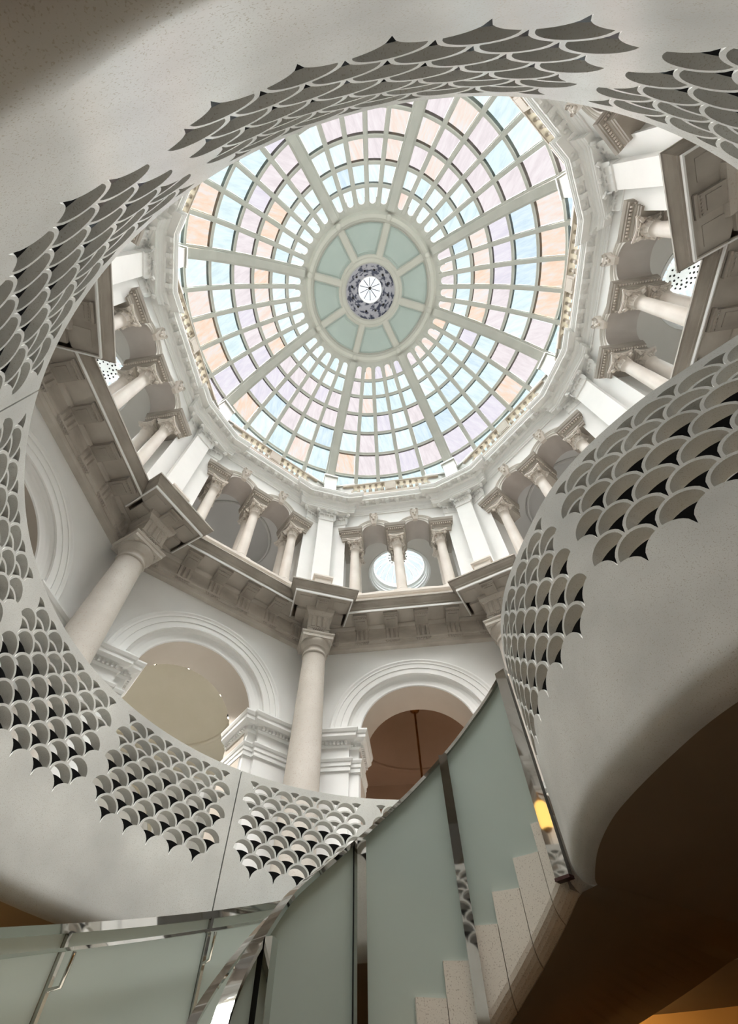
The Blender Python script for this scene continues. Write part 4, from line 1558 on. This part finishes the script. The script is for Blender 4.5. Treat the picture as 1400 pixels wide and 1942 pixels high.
for f in POSTS:
    a = math.radians(f)
    zt, zb = float(zrail(f)) - .03, max(zsof(f), ZB) + (.02 if f > 40 else .06)
    mb = MB()
    w2 = .034 if f > 40 else .048
    pts = []
    n = [math.cos(a), math.sin(a)]
    t = [-n[1], n[0]]
    for z in (zb, zt):
        for d, ww in ((.955, -w2), (.995, -w2), (.995, w2), (.955, w2)):
            pts.append((n[0] * d + t[0] * ww, n[1] * d + t[1] * ww, z))
    mb.add(pts, [(0, 3, 2, 1), (4, 5, 6, 7), (0, 1, 5, 4), (1, 2, 6, 5), (2, 3, 7, 6), (3, 0, 4, 7)])
    p = mb.build('post', M['chrome'], gi)
    mb = MB()
    for d0, d1, z0, z1, ww in ((.95, 1.0, zb - .018, zb, w2 + .004),):
        pts = [(n[0] * d + t[0] * s_, n[1] * d + t[1] * s_, z) for z in (z0, z1) for d, s_ in ((d0, -ww), (d1, -ww), (d1, ww), (d0, ww))]
        mb.add(pts, [(0, 3, 2, 1), (4, 5, 6, 7), (0, 1, 5, 4), (1, 2, 6, 5), (2, 3, 7, 6), (3, 0, 4, 7)])
    mb.build('end_cap', M['redcap'], p)
    mb = MB()
    pts = [(n[0] * d + t[0] * s_, n[1] * d + t[1] * s_, z) for z in (zb + .05, zt) for d, s_ in ((.995, -.026), (1.032, -.026), (1.032, .026), (.995, .026))]
    mb.add(pts, [(0, 3, 2, 1), (4, 5, 6, 7), (0, 1, 5, 4), (1, 2, 6, 5), (2, 3, 7, 6), (3, 0, 4, 7)])
    mb.build('gasket', M['dark'], p)
mb = MB()
pts = []
for f in np.linspace(40, 215, 90):
    a = math.radians(f)
    pts.append((1.17 * math.cos(a), 1.17 * math.sin(a), zrail(f) - .10))
curved_slab(mb, 1.148, 1.192, 40, 215, lambda f: zrail(f) - .112, lambda f: zrail(f) - .094, 1.5)
mb.build('handrail', M['chrome'], gi)
for f in POSTS[1:]:
    a = math.radians(f)
    mb = MB()
    mb.tube([(1.05 * math.cos(a), 1.05 * math.sin(a), zrail(f) - .17), (1.15 * math.cos(a), 1.15 * math.sin(a), zrail(f) - .17), (1.17 * math.cos(a), 1.17 * math.sin(a), zrail(f) - .11)], .012, 8)
    mb.build('rail_bracket', M['chrome'], gi)

go = tag(empty('glass_stair_guard'), 'outer frosted glass stair guard with chrome rails at the lower left', 'stair guard')
OP = [52.0, 77.2, 102.4, 127.6, 152.4, 177.2, 202.0, 226.8]
RG = 2.64
for f0, f1 in zip(OP, OP[1:]):
    mb = MB()
    curved_slab(mb, RG - .008, RG + .008, f0 + .35, f1 - .35, lambda f: max(.66 - RISE / TREAD * (f - 96.3) - .12, ZB), lambda f: zcapo(f) - .05)
    mb.build('glass_panel', M['glass'], go)
mb = MB()
curved_slab(mb, RG - .035, RG + .035, 45, 232, lambda f: zcapo(f) - .055, lambda f: zcapo(f), 1.5)
mb.build('cap_rail', M['chrome'], go)
mb = MB()
pts = []
for f in np.linspace(45, 232, 90):
    a = math.radians(f)
    pts.append((2.50 * math.cos(a), 2.50 * math.sin(a), 1.39 - .0138 * (f - 114.2)))
curved_slab(mb, 2.478, 2.522, 45, 232, lambda f: 1.378 - .0138 * (f - 114.2), lambda f: 1.398 - .0138 * (f - 114.2), 1.5)
mb.build('handrail', M['chrome'], go)
for f in OP:
    a = math.radians(f)
    n = [math.cos(a), math.sin(a)]
    t = [-n[1], n[0]]
    zt, zb = zcapo(f) - .05, max(.66 - RISE / TREAD * (f - 96.3) - .2, ZB)
    mb = MB()
    pts = [(n[0] * d + t[0] * s_, n[1] * d + t[1] * s_, z) for z in (zb, zt) for d, s_ in ((RG - .04, -.012), (RG + .03, -.012), (RG + .03, .012), (RG - .04, .012))]
    mb.add(pts, [(0, 3, 2, 1), (4, 5, 6, 7), (0, 1, 5, 4), (1, 2, 6, 5), (2, 3, 7, 6), (3, 0, 4, 7)])
    p = mb.build('post', M['chrome'], go)
    zh = 1.39 - .0138 * (f - 114.2)
    mb = MB()
    mb.tube([((RG - .03) * n[0], (RG - .03) * n[1], zh - .20), (2.51 * n[0], 2.51 * n[1], zh - .19), (2.50 * n[0], 2.50 * n[1], zh - .02)], .013, 8)
    mb.build('rail_bracket', M['chrome'], p)

# ------------------------------------------------------------------ lamps
# four little spotlights on the rim of the beige room's saucer dome
a = FA(5)
SPL = ['first little ceiling spotlight from the left inside the beige arch', 'second little ceiling spotlight from the left inside the beige arch',
       'third little ceiling spotlight inside the beige arch, over its right half', 'lowest of the four little ceiling spotlights inside the beige arch']
for i, (n, t) in enumerate(((7.91, .68), (7.53, -.05), (7.98, -1.15), (8.72, -1.75))):
    u = math.atan2(t, n - ROOMC)
    p = rl(a, n, t, 7.60)
    o = tag(empty('ceiling_spotlight', p, a), SPL[i], 'spotlight', 'ceiling spotlights in the beige room')
    mb = MB()
    mb.lathe([(.001, .02), (.035, .02), (.035, -.03), (.06, -.04), (.062, -.14), (.05, -.145), (.048, -.06), (.001, -.06)], 14)
    mb.lathe([(.012, .02), (.012, .35)], 8)
    mb.build('housing', M['dark'], o)
    mb = MB()
    mb.lathe([(.001, -.16), (.03, -.155), (.046, -.13), (.03, -.09), (.001, -.08)], 12)
    mb.build('bulb', M['bulb'], o)
    lamp('spot_light', 'SPOT', (p[0], p[1], p[2] - .2), 420, (1.0, .96, .91), .05, spot=1.7)
# soft fill lights without fixtures, added to brighten the dark gallery recesses
for k, e in ((2, 22), (3, 60), (4, 22), (5, 60), (6, 22)):
    q = rl(FA(k), 8.4, 0, 10.6)
    lamp('gallery_fill_light', 'POINT', q, e, (1.0, .98, .95), .5)
# pendant lamp in the brown room
a = FA(4)
p = rl(a, ROOMC, 0, 0)
o = tag(empty('pendant_lamp', p, a), 'brass ceiling rose and long hanging rod in the brown domed room', 'pendant lamp')
mb = MB()
mb.lathe([(.001, 8.80), (.07, 8.80), (.13, 8.84), (.15, 8.90), (.15, 8.93)], 20)
mb.build('ceiling_rose', M['brass'], o)
mb = MB()
mb.tube([(0, 0, 8.82), (0, 0, 5.0)], .03, 10)
mb.build('rod', M['brass'], o)
mb = MB()
mb.lathe([(.001, 4.55), (.2, 4.62), (.32, 4.8), (.30, 4.95), (.1, 5.02), (.03, 5.06)], 24)
mb.build('lamp_bowl', M['lampglow'], o)
lamp('pendant_light', 'POINT', (p[0], p[1], 4.3), 110, (1.0, .88, .76), .25)
# warm wall lantern at the left arch: the photograph shows it mirrored in the steel post
p = (-5.85, -.12, 4.47)
o = tag(empty('wall_lantern', p), 'warm yellow wall lantern on the left arch pier, mirrored in the steel end post', 'lantern')
mb = MB()
mb.lathe([(.001, -.29), (.07, -.28), (.12, -.2), (.135, 0), (.12, .2), (.07, .28), (.001, .29)], 20)
mb.build('glass_body', M['lampglow'], o)
mb = MB()
mb.lathe([(.001, .36), (.03, .35), (.06, .30), (.09, .25)], 14)
mb.lathe([(.09, -.25), (.06, -.30), (.001, -.33)], 14)
q = Vector(rl(FA(6), 5.99, 1.55, 4.9)) - Vector(p)
mb.tube([(0, 0, .35), (0, 0, .45), tuple(q * .5 + Vector((0, 0, .24))), tuple(q)], .018, 8)
mb.build('bracket', M['brass'], o)
# warm lamps on the basement ceiling
for i, (f, r_) in enumerate(((62, 3.9), (165, 3.9), (-60, 3.8))):
    p = (r_ * math.cos(math.radians(f)), r_ * math.sin(math.radians(f)), Z_SOF)
    o = tag(empty('ceiling_lamp', p), 'warm round basement ceiling lamp ' + ['behind the stair', 'beyond the lower left guard', 'under the landing at the right'][i], 'ceiling lamp', 'basement ceiling lamps')
    mb = MB()
    mb.lathe([(.16, 0), (.16, -.04), (.14, -.05), (.14, 0)], 20)
    mb.build('rim', M['dark'], o)
    mb = MB()
    mb.lathe([(.001, -.075), (.08, -.07), (.135, -.045), (.135, -.01)], 20)
    mb.build('diffuser', M['lampglow'], o)
    lamp('basement_light', 'POINT', (p[0], p[1], p[2] - .2), 24, (1.0, .66, .30), .12)
